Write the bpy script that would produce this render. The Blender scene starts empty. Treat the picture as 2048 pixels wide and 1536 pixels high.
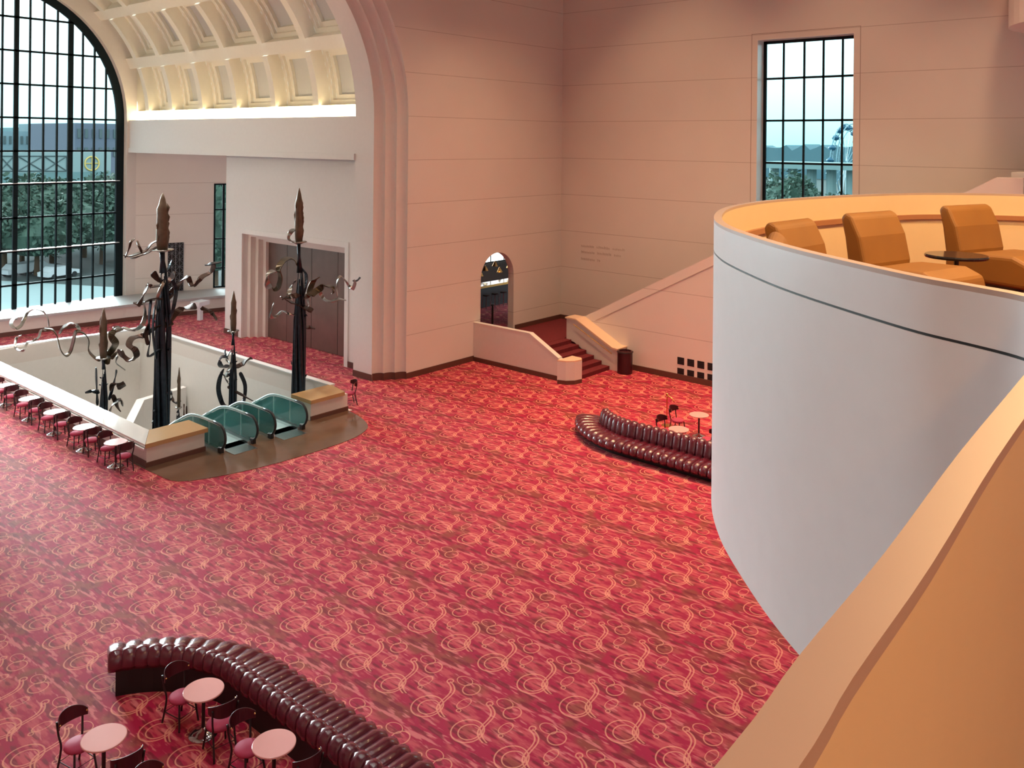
import bpy, bmesh, math, random
import numpy as np
from mathutils import Vector, Matrix
random.seed(7)
C = bpy.context.scene.collection
PI = math.pi
sc = bpy.context.scene
# ------------------------------------------------------------------ camera
CAM = Vector((0, 0, 10.0)); AZ = math.radians(40.8); ROLL = math.radians(0.55); FPX = 1746.0; PPX, PPY = 1024.0, 282.5
fw = Vector((math.cos(AZ), math.sin(AZ), 0)); rt = Vector((math.sin(AZ), -math.cos(AZ), 0)); up = Vector((0, 0, 1))
cam = bpy.data.cameras.new('camera'); camo = bpy.data.objects.new('camera', cam); C.objects.link(camo)
r2 = rt*math.cos(ROLL) + up*math.sin(ROLL); u2 = up*math.cos(ROLL) - rt*math.sin(ROLL)
camo.matrix_world = Matrix(((r2.x, u2.x, -fw.x, CAM.x), (r2.y, u2.y, -fw.y, CAM.y), (r2.z, u2.z, -fw.z, CAM.z), (0, 0, 0, 1)))
cam.sensor_width = 36; cam.lens = 36*FPX/2048; cam.shift_x = 0; cam.shift_y = -(768-PPY)/2048
cam.clip_start = 0.05; cam.clip_end = 1500
sc.camera = camo
def ray(x, y):
    dx, dy = x-PPX, y-PPY
    a = dx*math.cos(ROLL)+dy*math.sin(ROLL); b = -dx*math.sin(ROLL)+dy*math.cos(ROLL)
    return fw*FPX + rt*a - up*b
def atz(x, y, z):
    r = ray(x, y); return CAM + r*((z-CAM.z)/r.z)
def atX(x, y, e):
    r = ray(x, y); return CAM + r*(e/r.x)
def atY(x, y, n):
    r = ray(x, y); return CAM + r*(n/r.y)
# ------------------------------------------------------------------ world, exposure
W = bpy.data.worlds.new('sky'); sc.world = W; W.use_nodes = True
wn = W.node_tree.nodes; wl = W.node_tree.links; wn.clear()
wo = wn.new('ShaderNodeOutputWorld'); wb = wn.new('ShaderNodeBackground'); wr = wn.new('ShaderNodeValToRGB')
wt = wn.new('ShaderNodeTexCoord'); ws = wn.new('ShaderNodeSeparateXYZ')
wl.new(wt.outputs['Generated'], ws.inputs[0]); wl.new(ws.outputs['Z'], wr.inputs[0]); wl.new(wr.outputs[0], wb.inputs[0]); wl.new(wb.outputs[0], wo.inputs[0])
wr.color_ramp.elements[0].color = (.36, .66, .72, 1); wr.color_ramp.elements[0].position = 0.0
wr.color_ramp.elements[1].color = (.93, .97, 1.0, 1); wr.color_ramp.elements[1].position = 0.16
wb.inputs[1].default_value = 3.0
sc.view_settings.view_transform = 'Standard'; sc.view_settings.look = 'None'; sc.view_settings.gamma = 1; sc.view_settings.use_curve_mapping = False
sc.view_settings.exposure = 0.0
WARM = (1.0, .60, .34); WARM2 = (1.0, .74, .50)
sun = bpy.data.lights.new('bright_overcast_sun', 'SUN'); sun.energy = 16.0; sun.angle = math.radians(32); sun.color = (.93, .97, 1.0)
suno = bpy.data.objects.new('bright_overcast_sun', sun); C.objects.link(suno); suno.rotation_euler = Vector((-.2, -1, -.14)).to_track_quat('-Z', 'Y').to_euler(); suno.location = (16, 60, 30)
def area(name, loc, size, power, color, rot=(0, 0, 0), size_y=None, portal=False, spread=None):
    l = bpy.data.lights.new(name, 'AREA'); l.energy = power; l.color = color; l.size = size
    if size_y: l.shape = 'RECTANGLE'; l.size_y = size_y
    else: l.shape = 'DISK'
    if spread: l.spread = math.radians(spread)
    if portal: l.cycles.is_portal = True
    o = bpy.data.objects.new(name, l); C.objects.link(o); o.location = loc; o.rotation_euler = rot; return o
area('sky_portal', (16.2, 50.6, 9.5), 15.5, 1, (1, 1, 1), (-PI/2, 0, 0), 18.5, portal=True)
area('sky_portal', (36.3, 14.6, 9.8), 4.4, 1, (1, 1, 1), (0, PI/2, 0), 9.6, portal=True)
# ------------------------------------------------------------------ materials
def mat(name, col, rough=.5, metal=0, spec=.5, coat=0, emis=None, es=0, bump=None):
    m = bpy.data.materials.new(name); m.use_nodes = True
    n = m.node_tree.nodes; l = m.node_tree.links; b = n['Principled BSDF']
    b.inputs['Base Color'].default_value = (*col, 1); b.inputs['Roughness'].default_value = rough; b.inputs['Metallic'].default_value = metal
    b.inputs['Specular IOR Level'].default_value = spec; b.inputs['Coat Weight'].default_value = coat
    if emis: b.inputs['Emission Color'].default_value = (*emis, 1); b.inputs['Emission Strength'].default_value = es
    nz = n.new('ShaderNodeTexNoise'); nz.inputs['Scale'].default_value = bump[0] if bump else 6
    tc = n.new('ShaderNodeTexCoord'); l.new(tc.outputs['Object'], nz.inputs['Vector'])
    k = bump[1] if bump else .05
    hs = n.new('ShaderNodeMixRGB'); hs.blend_type = 'MULTIPLY'; hs.inputs[0].default_value = k
    hs.inputs[1].default_value = (*col, 1); l.new(nz.outputs['Fac'], hs.inputs[2]); l.new(hs.outputs[0], b.inputs['Base Color'])
    if bump and len(bump) > 2:
        bp = n.new('ShaderNodeBump'); bp.inputs['Strength'].default_value = bump[2]; bp.inputs['Distance'].default_value = .02
        l.new(nz.outputs['Fac'], bp.inputs['Height']); l.new(bp.outputs[0], b.inputs['Normal'])
    return m
class NB:
    """tiny node expression builder"""
    def __init__(s, m): s.n = m.node_tree.nodes; s.l = m.node_tree.links
    def m(s, op, a, b=None, c=None, clamp=False):
        x = s.n.new('ShaderNodeMath'); x.operation = op; x.use_clamp = clamp
        for i, v in enumerate((a, b, c)):
            if v is None: continue
            if isinstance(v, (int, float)): x.inputs[i].default_value = v
            else: s.l.new(v, x.inputs[i])
        return x.outputs[0]
    def mix(s, f, a, b, mode='MIX'):
        x = s.n.new('ShaderNodeMixRGB'); x.blend_type = mode
        for i, v in enumerate((f, a, b)):
            if isinstance(v, (int, float)): x.inputs[i].default_value = v
            elif isinstance(v, tuple): x.inputs[i].default_value = (*v, 1)
            else: s.l.new(v, x.inputs[i])
        return x.outputs[0]
    def pos(s):
        g = s.n.new('ShaderNodeNewGeometry'); q = s.n.new('ShaderNodeSeparateXYZ'); s.l.new(g.outputs['Position'], q.inputs[0]); return q.outputs
    def vec(s, x, y, z=0):
        c = s.n.new('ShaderNodeCombineXYZ')
        for i, v in enumerate((x, y, z)):
            if isinstance(v, (int, float)): c.inputs[i].default_value = v
            else: s.l.new(v, c.inputs[i])
        return c.outputs[0]
    def noise(s, v, scale, detail=2, rough=.5):
        x = s.n.new('ShaderNodeTexNoise'); x.inputs['Scale'].default_value = scale; x.inputs['Detail'].default_value = detail; x.inputs['Roughness'].default_value = rough
        s.l.new(v, x.inputs['Vector']); return x.outputs['Fac']
WALLCOL = (.80, .735, .675)
def paneled():
    m = mat('panelled_wall_paint', WALLCOL, .55, spec=.3); nb = NB(m); P = nb.pos()
    t = nb.m('MODULO', nb.m('ADD', nb.m('SUBTRACT', P[2], 11.0), 1840.0*1.0), 1.84)
    line = nb.m('LESS_THAN', t, .022)
    b = m.node_tree.nodes['Principled BSDF']
    nz = nb.noise(nb.vec(P[0], P[1], P[2]), .5)
    base = nb.mix(nz, (.83, .765, .70), (.78, .71, .65))
    m.node_tree.links.new(nb.mix(nb.m('MULTIPLY', line, .55), base, (.34, .24, .2)), b.inputs['Base Color'])
    bp = m.node_tree.nodes.new('ShaderNodeBump'); bp.inputs['Distance'].default_value = .01; bp.inputs['Strength'].default_value = .5; bp.invert = True
    m.node_tree.links.new(line, bp.inputs['Height']); m.node_tree.links.new(bp.outputs[0], b.inputs['Normal'])
    return m
def carpet(name, cols):
    """crimson ground, salmon streaks along the hall, gold scrollwork on a 1.73 x 0.98 m repeat"""
    m = mat(name, (.5, .02, .07), .8, spec=.25); nb = NB(m); P = nb.pos(); L = m.node_tree.links; b = m.node_tree.nodes['Principled BSDF']
    E, N = P[0], P[1]
    crim, dark, sal, pink, olive, gold = cols
    v = nb.vec(nb.m('MULTIPLY', E, 4.4), nb.m('MULTIPLY', N, 1.1))
    Uc = nb.m('MULTIPLY', nb.m('DIVIDE', nb.m('SUBTRACT', E, 14.59), 1.73), 2*PI); Vc = nb.m('MULTIPLY', nb.m('DIVIDE', nb.m('SUBTRACT', N, 13.02), .985), 2*PI)
    cU, sU, cV, sV = nb.m('COSINE', Uc), nb.m('SINE', Uc), nb.m('COSINE', Vc), nb.m('SINE', Vc)
    def pnoise(ru, rv, off, detail=2):      # noise that repeats with the carpet width and drop
        x = nb.n.new('ShaderNodeTexNoise'); x.noise_dimensions = '4D'; x.inputs['Scale'].default_value = 1; x.inputs['Detail'].default_value = detail
        L.new(nb.vec(nb.m('ADD', nb.m('MULTIPLY', cU, ru), off), nb.m('MULTIPLY', sU, ru), nb.m('MULTIPLY', cV, rv)), x.inputs['Vector']); L.new(nb.m('MULTIPLY', sV, rv), x.inputs['W']); return x.outputs['Fac']
    n1 = nb.m('ADD', nb.m('MULTIPLY', pnoise(2.7, .44, 3.0, 3), .62), nb.m('MULTIPLY', nb.noise(v, 1.6, 3, .6), .38))
    v2 = nb.vec(nb.m('MULTIPLY', E, 9.5), nb.m('ADD', nb.m('MULTIPLY', N, 1.9), 31.0))
    n2 = nb.m('ADD', nb.m('MULTIPLY', pnoise(3.6, .42, 11.0), .6), nb.m('MULTIPLY', nb.noise(v2, 1.0, 2, .55), .4))
    n3 = nb.noise(nb.vec(E, N, 7.0), 1.7, 2)
    # repeat cell
    U = nb.m('FLOORED_MODULO', nb.m('ADD', nb.m('DIVIDE', nb.m('SUBTRACT', E, 14.59), 1.73), .5), 1.0)
    V = nb.m('FLOORED_MODULO', nb.m('ADD', nb.m('DIVIDE', nb.m('SUBTRACT', N, 13.02), .985), .5), 1.0)
    u = nb.m('MULTIPLY', nb.m('SUBTRACT', U, .5), 1.73); w = nb.m('MULTIPLY', nb.m('SUBTRACT', V, .5), .985)
    band = nb.m('COSINE', nb.m('MULTIPLY', nb.m('DIVIDE', u, 1.73), 2*PI))          # +1 on motif row, -1 between
    def sm(x, lo, hi): # smooth ramp
        r = nb.m('DIVIDE', nb.m('SUBTRACT', x, lo), hi-lo, clamp=True); return r
    f1 = sm(nb.m('ADD', n1, nb.m('MULTIPLY', band, .05)), .475, .57)
    c = nb.mix(f1, crim, sal)
    f3 = sm(nb.m('SUBTRACT', n3, nb.m('MULTIPLY', band, .08)), .54, .68)
    c = nb.mix(nb.m('MULTIPLY', f3, .75), c, olive)
    f2 = sm(n2, .535, .585)
    c = nb.mix(nb.m('MULTIPLY', f2, .75), c, pink)
    f4 = sm(pnoise(2.6, .36, 21.0, 1), .56, .62)
    c = nb.mix(nb.m('MULTIPLY', f4, .8), c, dark)
    # scrollwork in the cell
    rings = None
    def add(x):
        nonlocal rings
        rings = x if rings is None else nb.m('MAXIMUM', rings, x)
    def ring(cu, cv, ru, rv, wd, ang=0.0, lo=None):
        a = nb.m('SUBTRACT', u, cu); d = nb.m('SUBTRACT', w, cv)
        if ang:
            ca, sa = math.cos(ang), math.sin(ang)
            a, d = nb.m('ADD', nb.m('MULTIPLY', a, ca), nb.m('MULTIPLY', d, sa)), nb.m('SUBTRACT', nb.m('MULTIPLY', d, ca), nb.m('MULTIPLY', a, sa))
        a2 = nb.m('DIVIDE', a, ru); d2 = nb.m('DIVIDE', d, rv)
        rr = nb.m('SQRT', nb.m('ADD', nb.m('MULTIPLY', a2, a2), nb.m('MULTIPLY', d2, d2)))
        e = nb.m('ABSOLUTE', nb.m('SUBTRACT', rr, 1.0))
        add(nb.m('LESS_THAN', e, wd/((ru+rv)/2)))
    ring(-.36, .10, .30, .27, .013); ring(-.36, .06, .20, .18, .012)
    ring(.50, -.16, .17, .15, .012); ring(.42, .30, .06, .055, .012)
    ring(.12, -.34, .16, .09, .010); ring(-.08, -.40, .04, .04, .009); ring(.60, .10, .12, .16, .009)
    # S stroke (double line) running across the row
    ca, sa = math.cos(.72), math.sin(.72)
    p = nb.m('ADD', nb.m('MULTIPLY', u, ca), nb.m('MULTIPLY', w, sa)); q = nb.m('SUBTRACT', nb.m('MULTIPLY', w, ca), nb.m('MULTIPLY', u, sa))
    cur = nb.m('MULTIPLY', nb.m('SINE', nb.m('MULTIPLY', p, 6.0)), -.11)
    inl = nb.m('LESS_THAN', nb.m('ABSOLUTE', p), .50)
    for off in (.03, -.035):
        add(nb.m('MULTIPLY', inl, nb.m('LESS_THAN', nb.m('ABSOLUTE', nb.m('SUBTRACT', nb.m('SUBTRACT', q, cur), off)), .015)))
    c = nb.mix(nb.m('MULTIPLY', rings, .6), c, gold)
    L.new(c, b.inputs['Base Color'])
    b.inputs['Sheen Weight'].default_value = .16; b.inputs['Sheen Roughness'].default_value = .4; b.inputs['Sheen Tint'].default_value = (1, .75, .75, 1)
    return m
CARP = ((.36, .002, .040), (.17, .003, .014), (.51, .062, .078), (.67, .18, .175), (.22, .05, .025), (.84, .35, .22))
M = {}
M['wall'] = paneled()
M['plain'] = mat('smooth_wall_paint', (.83, .79, .76), .45, spec=.35)
M['warmplain'] = mat('cream_wall_paint', WALLCOL, .5, spec=.3)
M['pitwall'] = mat('pit_wall_paint', (.86, .83, .78), .6, spec=.2)
M['carpet'] = carpet('patterned_carpet', CARP)
M['stairc'] = mat('stair_carpet', (.20, .012, .02), .9, bump=(8, .5))
M['base'] = mat('brown_baseboard', (.13, .05, .035), .5)
M['ledge'] = mat('polished_ledge', (.80, .77, .72), .12, spec=.6, coat=.5)
M['tile'] = mat('brown_stone_tile', (.20, .115, .07), .14, spec=.7, bump=(1.2, .4))
M['vault'] = mat('vault_plaster', (.86, .81, .70), .6, spec=.2)
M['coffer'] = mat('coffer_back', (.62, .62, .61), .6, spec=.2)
M['frame'] = mat('black_window_metal', (.010, .018, .022), .75, spec=.12)
M['sill'] = mat('white_sill', (.82, .82, .82), .3)
M['glow'] = mat('lit_cove_glow', (1, 1, 1), .5, emis=(1.0, .80, .46), es=9)  # the brightness of the lit cove wall is put in as emission
M['lamp'] = mat('ceiling_lamp_diffuser', (1, 1, 1), .5, emis=(1.0, .8, .6), es=6)
M['leather'] = mat('burgundy_leather', (.13, .011, .028), .26, spec=.7, coat=.6, bump=(3, .3))
M['black'] = mat('black_recess', (.006, .005, .006), .5)
M['ctable'] = mat('table_laminate', (.80, .40, .38), .22, spec=.6)
M['chrome'] = mat('chrome_base', (.6, .62, .64), .15, metal=1)
M['cframe'] = mat('dark_bistro_frame', (.018, .010, .010), .35)
M['cback'] = mat('maroon_backrest', (.060, .008, .013), .35)
M['cseat'] = mat('rose_seat_fabric', (.46, .04, .10), .7)
M['tan'] = mat('tan_upholstery', (.29, .125, .020), .6, bump=(2, .3))
M['btop'] = mat('black_tabletop', (.02, .02, .025), .12, spec=.6)
M['brown'] = mat('brown_patina_steel', (.085, .042, .030), .42, metal=.7, bump=(5, .5, .2))
M['steel'] = mat('silver_steel', (.42, .40, .37), .28, metal=1, bump=(5, .4, .1))
M['bronze'] = mat('olive_bronze', (.14, .10, .06), .35, metal=.8, bump=(5, .5, .2))
M['dsteel'] = mat('dark_blued_steel', (.045, .05, .065), .36, metal=.8, bump=(7, .6, .3))
M['spire'] = mat('verdigris_brown_spire', (.20, .125, .075), .5, metal=.2, bump=(4, .7, .5))
M['rubber'] = mat('black_handrail_rubber', (.012, .012, .014), .35)
M['skirt'] = mat('brushed_skirt_metal', (.66, .68, .68), .28, metal=1)
M['step'] = mat('escalator_step_metal', (.48, .66, .66), .4, metal=.1)
M['panel'] = mat('bronze_door_panel', (.24, .17, .145), .30, metal=.55, bump=(1.5, .3))
M['white'] = mat('white_board', (.85, .87, .9), .4)
M['bin'] = mat('dark_maroon_bin', (.05, .008, .012), .3)
M['brass'] = mat('polished_brass', (.75, .42, .16), .25, metal=1)
M['vent'] = mat('dark_vent', (.02, .012, .012), .6)
M['bark'] = mat('tree_bark', (.08, .05, .03), .9)
M['asph'] = mat('asphalt_ground', (.05, .075, .075), .9, bump=(.1, .5))
M['conc'] = mat('pale_concrete', (.22, .31, .32), .8)
M['lineg'] = mat('grey_line_paint', (.07, .11, .12), .8)
M['gold'] = mat('gold_emblem', (.55, .42, .12), .4)
M['bluec'] = mat('blue_cabin_paint', (.01, .09, .16), .4)
M['carp'] = mat('white_outdoor_paint', (.5, .55, .58), .3)
M['letter'] = mat('raised_pale_letters', (.66, .56, .49), .5)
def glass(name, tint, refl=.06):
    m = bpy.data.materials.new(name); m.use_nodes = True; n = m.node_tree.nodes; l = m.node_tree.links; n.clear()
    o = n.new('ShaderNodeOutputMaterial'); t = n.new('ShaderNodeBsdfTransparent'); g = n.new('ShaderNodeBsdfGlossy'); x = n.new('ShaderNodeMixShader'); fr = n.new('ShaderNodeFresnel')
    t.inputs[0].default_value = (*tint, 1); g.inputs['Roughness'].default_value = .02; fr.inputs[0].default_value = 1.3
    mu = n.new('ShaderNodeMath'); mu.operation = 'ADD'; mu.inputs[1].default_value = refl; l.new(fr.outputs[0], mu.inputs[0])
    l.new(mu.outputs[0], x.inputs[0]); l.new(t.outputs[0], x.inputs[1]); l.new(g.outputs[0], x.inputs[2]); l.new(x.outputs[0], o.inputs[0]); return m
M['glass'] = glass('window_glass', (.78, .93, .93), .0)
M['tglass'] = glass('teal_balustrade_glass', (.72, .95, .93), .04)
_n = M['tglass'].node_tree.nodes; _l = M['tglass'].node_tree.links
_t = [x for x in _n if x.type == 'BSDF_TRANSPARENT'][0]; _m = [x for x in _n if x.type == 'MIX_SHADER'][0]
_d = _n.new('ShaderNodeBsdfDiffuse'); _d.inputs[0].default_value = (.25, .75, .72, 1); _m2 = _n.new('ShaderNodeMixShader'); _m2.inputs[0].default_value = .30
_l.new(_t.outputs[0], _m2.inputs[1]); _l.new(_d.outputs[0], _m2.inputs[2]); _l.new(_m2.outputs[0], _m.inputs[1])
def foliage():
    m = mat('tree_foliage', (.05, .13, .08), .8); nb = NB(m); P = nb.pos()
    f = nb.noise(nb.vec(P[0], P[1], P[2]), .8, 4, .7); m.node_tree.links.new(nb.mix(f, (.012, .035, .03), (.06, .12, .085)), m.node_tree.nodes['Principled BSDF'].inputs['Base Color']); return m
M['leaf'] = foliage()
# ------------------------------------------------------------------ mesh helpers
class MB:
    def __init__(s): s.v = []; s.f = []
    def add(s, vs, fs):
        o = len(s.v); s.v += [tuple(v) for v in vs]; s.f += [tuple(i+o for i in f) for f in fs]; return s
    def box(s, lo, hi, T=None):
        x0, y0, z0 = lo; x1, y1, z1 = hi
        vs = [(x0, y0, z0), (x1, y0, z0), (x1, y1, z0), (x0, y1, z0), (x0, y0, z1), (x1, y0, z1), (x1, y1, z1), (x0, y1, z1)]
        if T: vs = [T @ Vector(v) for v in vs]
        return s.add(vs, [(3, 2, 1, 0), (4, 5, 6, 7), (0, 1, 5, 4), (1, 2, 6, 5), (2, 3, 7, 6), (3, 0, 4, 7)])
    def prism(s, poly, z0, z1):
        n = len(poly); vs = [(p[0], p[1], z0) for p in poly]+[(p[0], p[1], z1) for p in poly]
        return s.add(vs, [tuple(range(n))[::-1], tuple(range(n, 2*n))]+[(i, (i+1) % n, n+(i+1) % n, n+i) for i in range(n)])
    def extr(s, poly, d):
        """closed polygon of 3-D points pushed along d"""
        n = len(poly); d = Vector(d); vs = [Vector(p) for p in poly]+[Vector(p)+d for p in poly]
        return s.add(vs, [tuple(range(n))[::-1], tuple(range(n, 2*n))]+[(i, (i+1) % n, n+(i+1) % n, n+i) for i in range(n)])
    def quad(s, a, b, c, d): return s.add([a, b, c, d], [(0, 1, 2, 3)])
    def tube(s, pts, r, n=8, closed=False, caps=True):
        pts = [Vector(p) for p in pts]; m = len(pts); rs = r if isinstance(r, (list, tuple)) else [r]*m
        vs = []; prev = None
        for i, p in enumerate(pts):
            a = pts[(i-1) % m] if (closed or i > 0) else p; b = pts[(i+1) % m] if (closed or i < m-1) else p
            t = (b-a).normalized()
            if prev is None:
                h = Vector((0, 0, 1)) if abs(t.z) < .9 else Vector((1, 0, 0)); x = t.cross(h).normalized()
            else: x = (prev - t*prev.dot(t)).normalized()
            prev = x; y = t.cross(x)
            for k in range(n):
                an = 2*PI*k/n; vs.append(p+(x*math.cos(an)+y*math.sin(an))*rs[i])
        fs = []
        for i in range(m if closed else m-1):
            for k in range(n):
                a = i*n+k; b = i*n+(k+1) % n; c = ((i+1) % m)*n+(k+1) % n; d = ((i+1) % m)*n+k; fs.append((a, b, c, d))
        if caps and not closed: fs += [tuple(range(n))[::-1], tuple(range((m-1)*n, m*n))]
        return s.add(vs, fs)
    def ribbon(s, pts, w, t, wdir=None):
        """flat bar: width w, thickness t, swept along pts; the width direction slowly turns"""
        pts = [Vector(p) for p in pts]; m = len(pts); vs = []
        for i, p in enumerate(pts):
            a = pts[max(i-1, 0)]; b = pts[min(i+1, m-1)]; tg = (b-a).normalized()
            d = Vector(wdir(i/(m-1))) if wdir else Vector((.76, .65, 0)); x = (d-tg*d.dot(tg)).normalized(); y = tg.cross(x)
            k = 1.0 if 0 < i < m-1 else .6
            for sx, sy in ((-1, -1), (1, -1), (1, 1), (-1, 1)): vs.append(p+x*sx*w/2*k+y*sy*t/2)
        fs = [(3, 2, 1, 0), (4*m-4, 4*m-3, 4*m-2, 4*m-1)]
        for i in range(m-1):
            for k in range(4): fs.append((i*4+k, i*4+(k+1) % 4, (i+1)*4+(k+1) % 4, (i+1)*4+k))
        return s.add(vs, fs)
    def lathe(s, prof, c=(0, 0, 0), n=24, sx=1, sy=1):
        """prof: (r, z) pairs"""
        vs = []; m = len(prof)
        for r, z in prof:
            for k in range(n):
                a = 2*PI*k/n; vs.append((c[0]+r*math.cos(a)*sx, c[1]+r*math.sin(a)*sy, c[2]+z))
        fs = [(i*n+k, i*n+(k+1) % n, (i+1)*n+(k+1) % n, (i+1)*n+k) for i in range(m-1) for k in range(n)]
        fs += [tuple(range(n))[::-1], tuple(range((m-1)*n, m*n))]
        return s.add(vs, fs)
    def build(s, name, m, parent=None, smooth=False, bevel=0, sub=0, kind=None):
        me = bpy.data.meshes.new(name); me.from_pydata(s.v, [], s.f); me.materials.append(m)
        bm = bmesh.new(); bm.from_mesh(me); bmesh.ops.recalc_face_normals(bm, faces=bm.faces); bm.to_mesh(me); bm.free()
        if smooth:
            for p in me.polygons: p.use_smooth = True
        o = bpy.data.objects.new(name, me); C.objects.link(o)
        if parent: o.parent = parent
        if bevel:
            b = o.modifiers.new('bevel', 'BEVEL'); b.width = bevel; b.segments = 3; b.limit_method = 'ANGLE'
        if sub:
            b = o.modifiers.new('sub', 'SUBSURF'); b.levels = sub; b.render_levels = sub
        if kind: o['kind'] = kind
        return o
def smooth_path(pts, k=5, closed=False):
    P = [Vector(p) for p in pts]; out = []
    n = len(P)
    for i in range(n if closed else n-1):
        if closed: p0, p1, p2, p3 = P[(i-1) % n], P[i], P[(i+1) % n], P[(i+2) % n]
        else: p0, p1, p2, p3 = P[max(i-1, 0)], P[i], P[i+1], P[min(i+2, n-1)]
        for j in range(k):
            t = j/k; out.append(.5*((2*p1)+(p2-p0)*t+(2*p0-5*p1+4*p2-p3)*t*t+(3*p1-p0-3*p2+p3)*t**3))
    if not closed: out.append(P[-1])
    return out
def tag(o, label, cat, group=None, kind=None):
    o['label'] = label; o['category'] = cat
    if group: o['group'] = group
    if kind: o['kind'] = kind
    return o
def thing(name, label, cat, loc=(0, 0, 0), rz=0, group=None):
    o = bpy.data.objects.new(name, None); C.objects.link(o); o.location = loc; o.rotation_euler = (0, 0, rz); o.empty_display_size = .2
    return tag(o, label, cat, group)
KIDS = {}
def copy_tree(o, parent=None):
    c = o.copy(); C.objects.link(c)
    if parent: c.parent = parent
    for ch in [x for x in bpy.data.objects if x.parent == o]: copy_tree(ch, c)
    return c
def structure(mb, name, m, **k): return mb.build(name, m, kind='structure', **k)
# ------------------------------------------------------------------ the shell
EC, ZC = 16.2, 11.05                     # axis of the great arch and its springing height
WN = 27.2                                # plane of the arch wall
CE = 35.4                                # far right wall
TOP = 25.0
# floor with the escalator well cut out and the stone apron
PX0, PX1, PY0, PY1 = 13.47, 20.5, 26.6, 41.6
f = MB()
for a in ((-2.8, -6, 36, 25.5), (-2.8, 25.5, 12.8, 50), (20.7, 25.5, 36, 50), (12.8, 42.0, 20.7, 50)):
    f.box((a[0], a[1], -.4), (a[2], a[3], 0))
structure(f, 'floor', M['carpet'])
apron = [(12.75, 26.2), (12.8, 24.6), (12.95, 23.9), (13.7, 23.45), (15.0, 23.1), (16.6, 22.95), (18.4, 23.0), (19.4, 23.3), (19.95, 23.8), (20.35, 24.8), (20.6, 26.2), (20.6, 27.3), (12.75, 27.3)]
apron = [(p.x, p.y) for p in smooth_path([(a, b, 0) for a, b in apron[:11]], 4)]+[(20.45, 26.6), (12.8, 26.6)]
f = MB(); f.prism(apron, -.02, .012); tag(f.build('stone_apron', M['tile']), 'brown polished stone landing in front of the escalators', 'floor tiles')
# arch wall with flutes
def arc_path(n=40):
    P = [('j', 0.0, 1)]
    return P
def arch_pt(r, t):
    """t in 0..1 from right floor over the crown to left floor"""
    J = .26
    if t < J: return (EC+r, ZC*t/J)
    if t > 1-J: return (EC-r, ZC*(1-t)/J)
    a = PI*(t-J)/(1-2*J); return (EC+r*math.cos(a), ZC+r*math.sin(a))
def arch_ts(n=48): return [0, .26*.1, .26*.999]+[.26+.48*i/n for i in range(n+1)]+[1-.26*.999, 1-.026, 1]
prof = [(7.47, 29.2), (7.47, 28.0)]
for k in range(3):
    r0 = 7.47+.39*k; n0 = 28.0-.27*k
    for i in range(0, 9):
        a = PI/2*i/8; prof.append((r0+.39*math.sin(a), n0-.27+.27*math.cos(a)))
def sweep_arch(prof, name, m, z0=0.0, smooth=False):
    ts = arch_ts(); vs = []
    for t in ts:
        for r, n_ in prof:
            e, z = arch_pt(r, t); vs.append((e, n_, max(z, z0)))
    k = len(prof); f = MB(); f.add(vs, [(i*k+j, i*k+j+1, (i+1)*k+j+1, (i+1)*k+j) for i in range(len(ts)-1) for j in range(k-1)])
    return structure(f, name, m, smooth=smooth)
sweep_arch(prof[:2], 'trim_1', M['plain'])
sweep_arch(prof[1:], 'trim_2', M['warmplain'])
# thin joint bead around the outer flute
f = MB()
R2 = 7.47+1.17
out = [(-2.8, 0), (EC-R2, 0)]+[(EC+R2*math.cos(PI-PI*i/48), ZC+R2*math.sin(PI-PI*i/48)) for i in range(49)]+[(EC+R2, 0)]
DX, DR, DZS = 30.56, 1.16, 3.62
door = [(DX-DR, 0)]+[(DX+DR*math.cos(PI-PI*i/20), DZS+DR*math.sin(PI-PI*i/20)) for i in range(21)]+[(DX+DR, 0)]
out += door+[(CE+.3, 0), (CE+.3, TOP), (-2.8, TOP)]
f.extr([(p[0], WN-.01, p[1]) for p in out], (0, .35, 0))
structure(f, 'wall_left', M['wall'])
# flute baseboard
f = MB(); k = len(prof)
pb = [(r+.0, n_-.03) for r, n_ in prof[1:]]
for sgn in (1, -1):
    for j in range(len(pb)-1):
        a, b = pb[j], pb[j+1]; f.quad((EC+sgn*a[0], a[1], 0), (EC+sgn*b[0], b[1], 0), (EC+sgn*b[0], b[1], .30), (EC+sgn*a[0], a[1], .30))
structure(f, 'baseboard_arch', M['base'])
f = MB()
f.box((EC+R2, WN-.04, 0), (28.95, WN, .24)); f.box((-2.8, WN-.04, 0), (EC-R2, WN, .24))
f.box((EC+7.44, 28.0, 0), (EC+7.48, 29.2, .26))
structure(f, 'baseboard_left', M['base'])
f = MB()
f.box((24.36, 29.2, 0), (24.4, 30.7, .26)); f.box((24.36, 38.9, 0), (24.4, 40.45, .26)); f.box((24.36, 40.45, 0), (26.4, 40.49, .26))
structure(f, 'baseboard_portal', M['base'])
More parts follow.
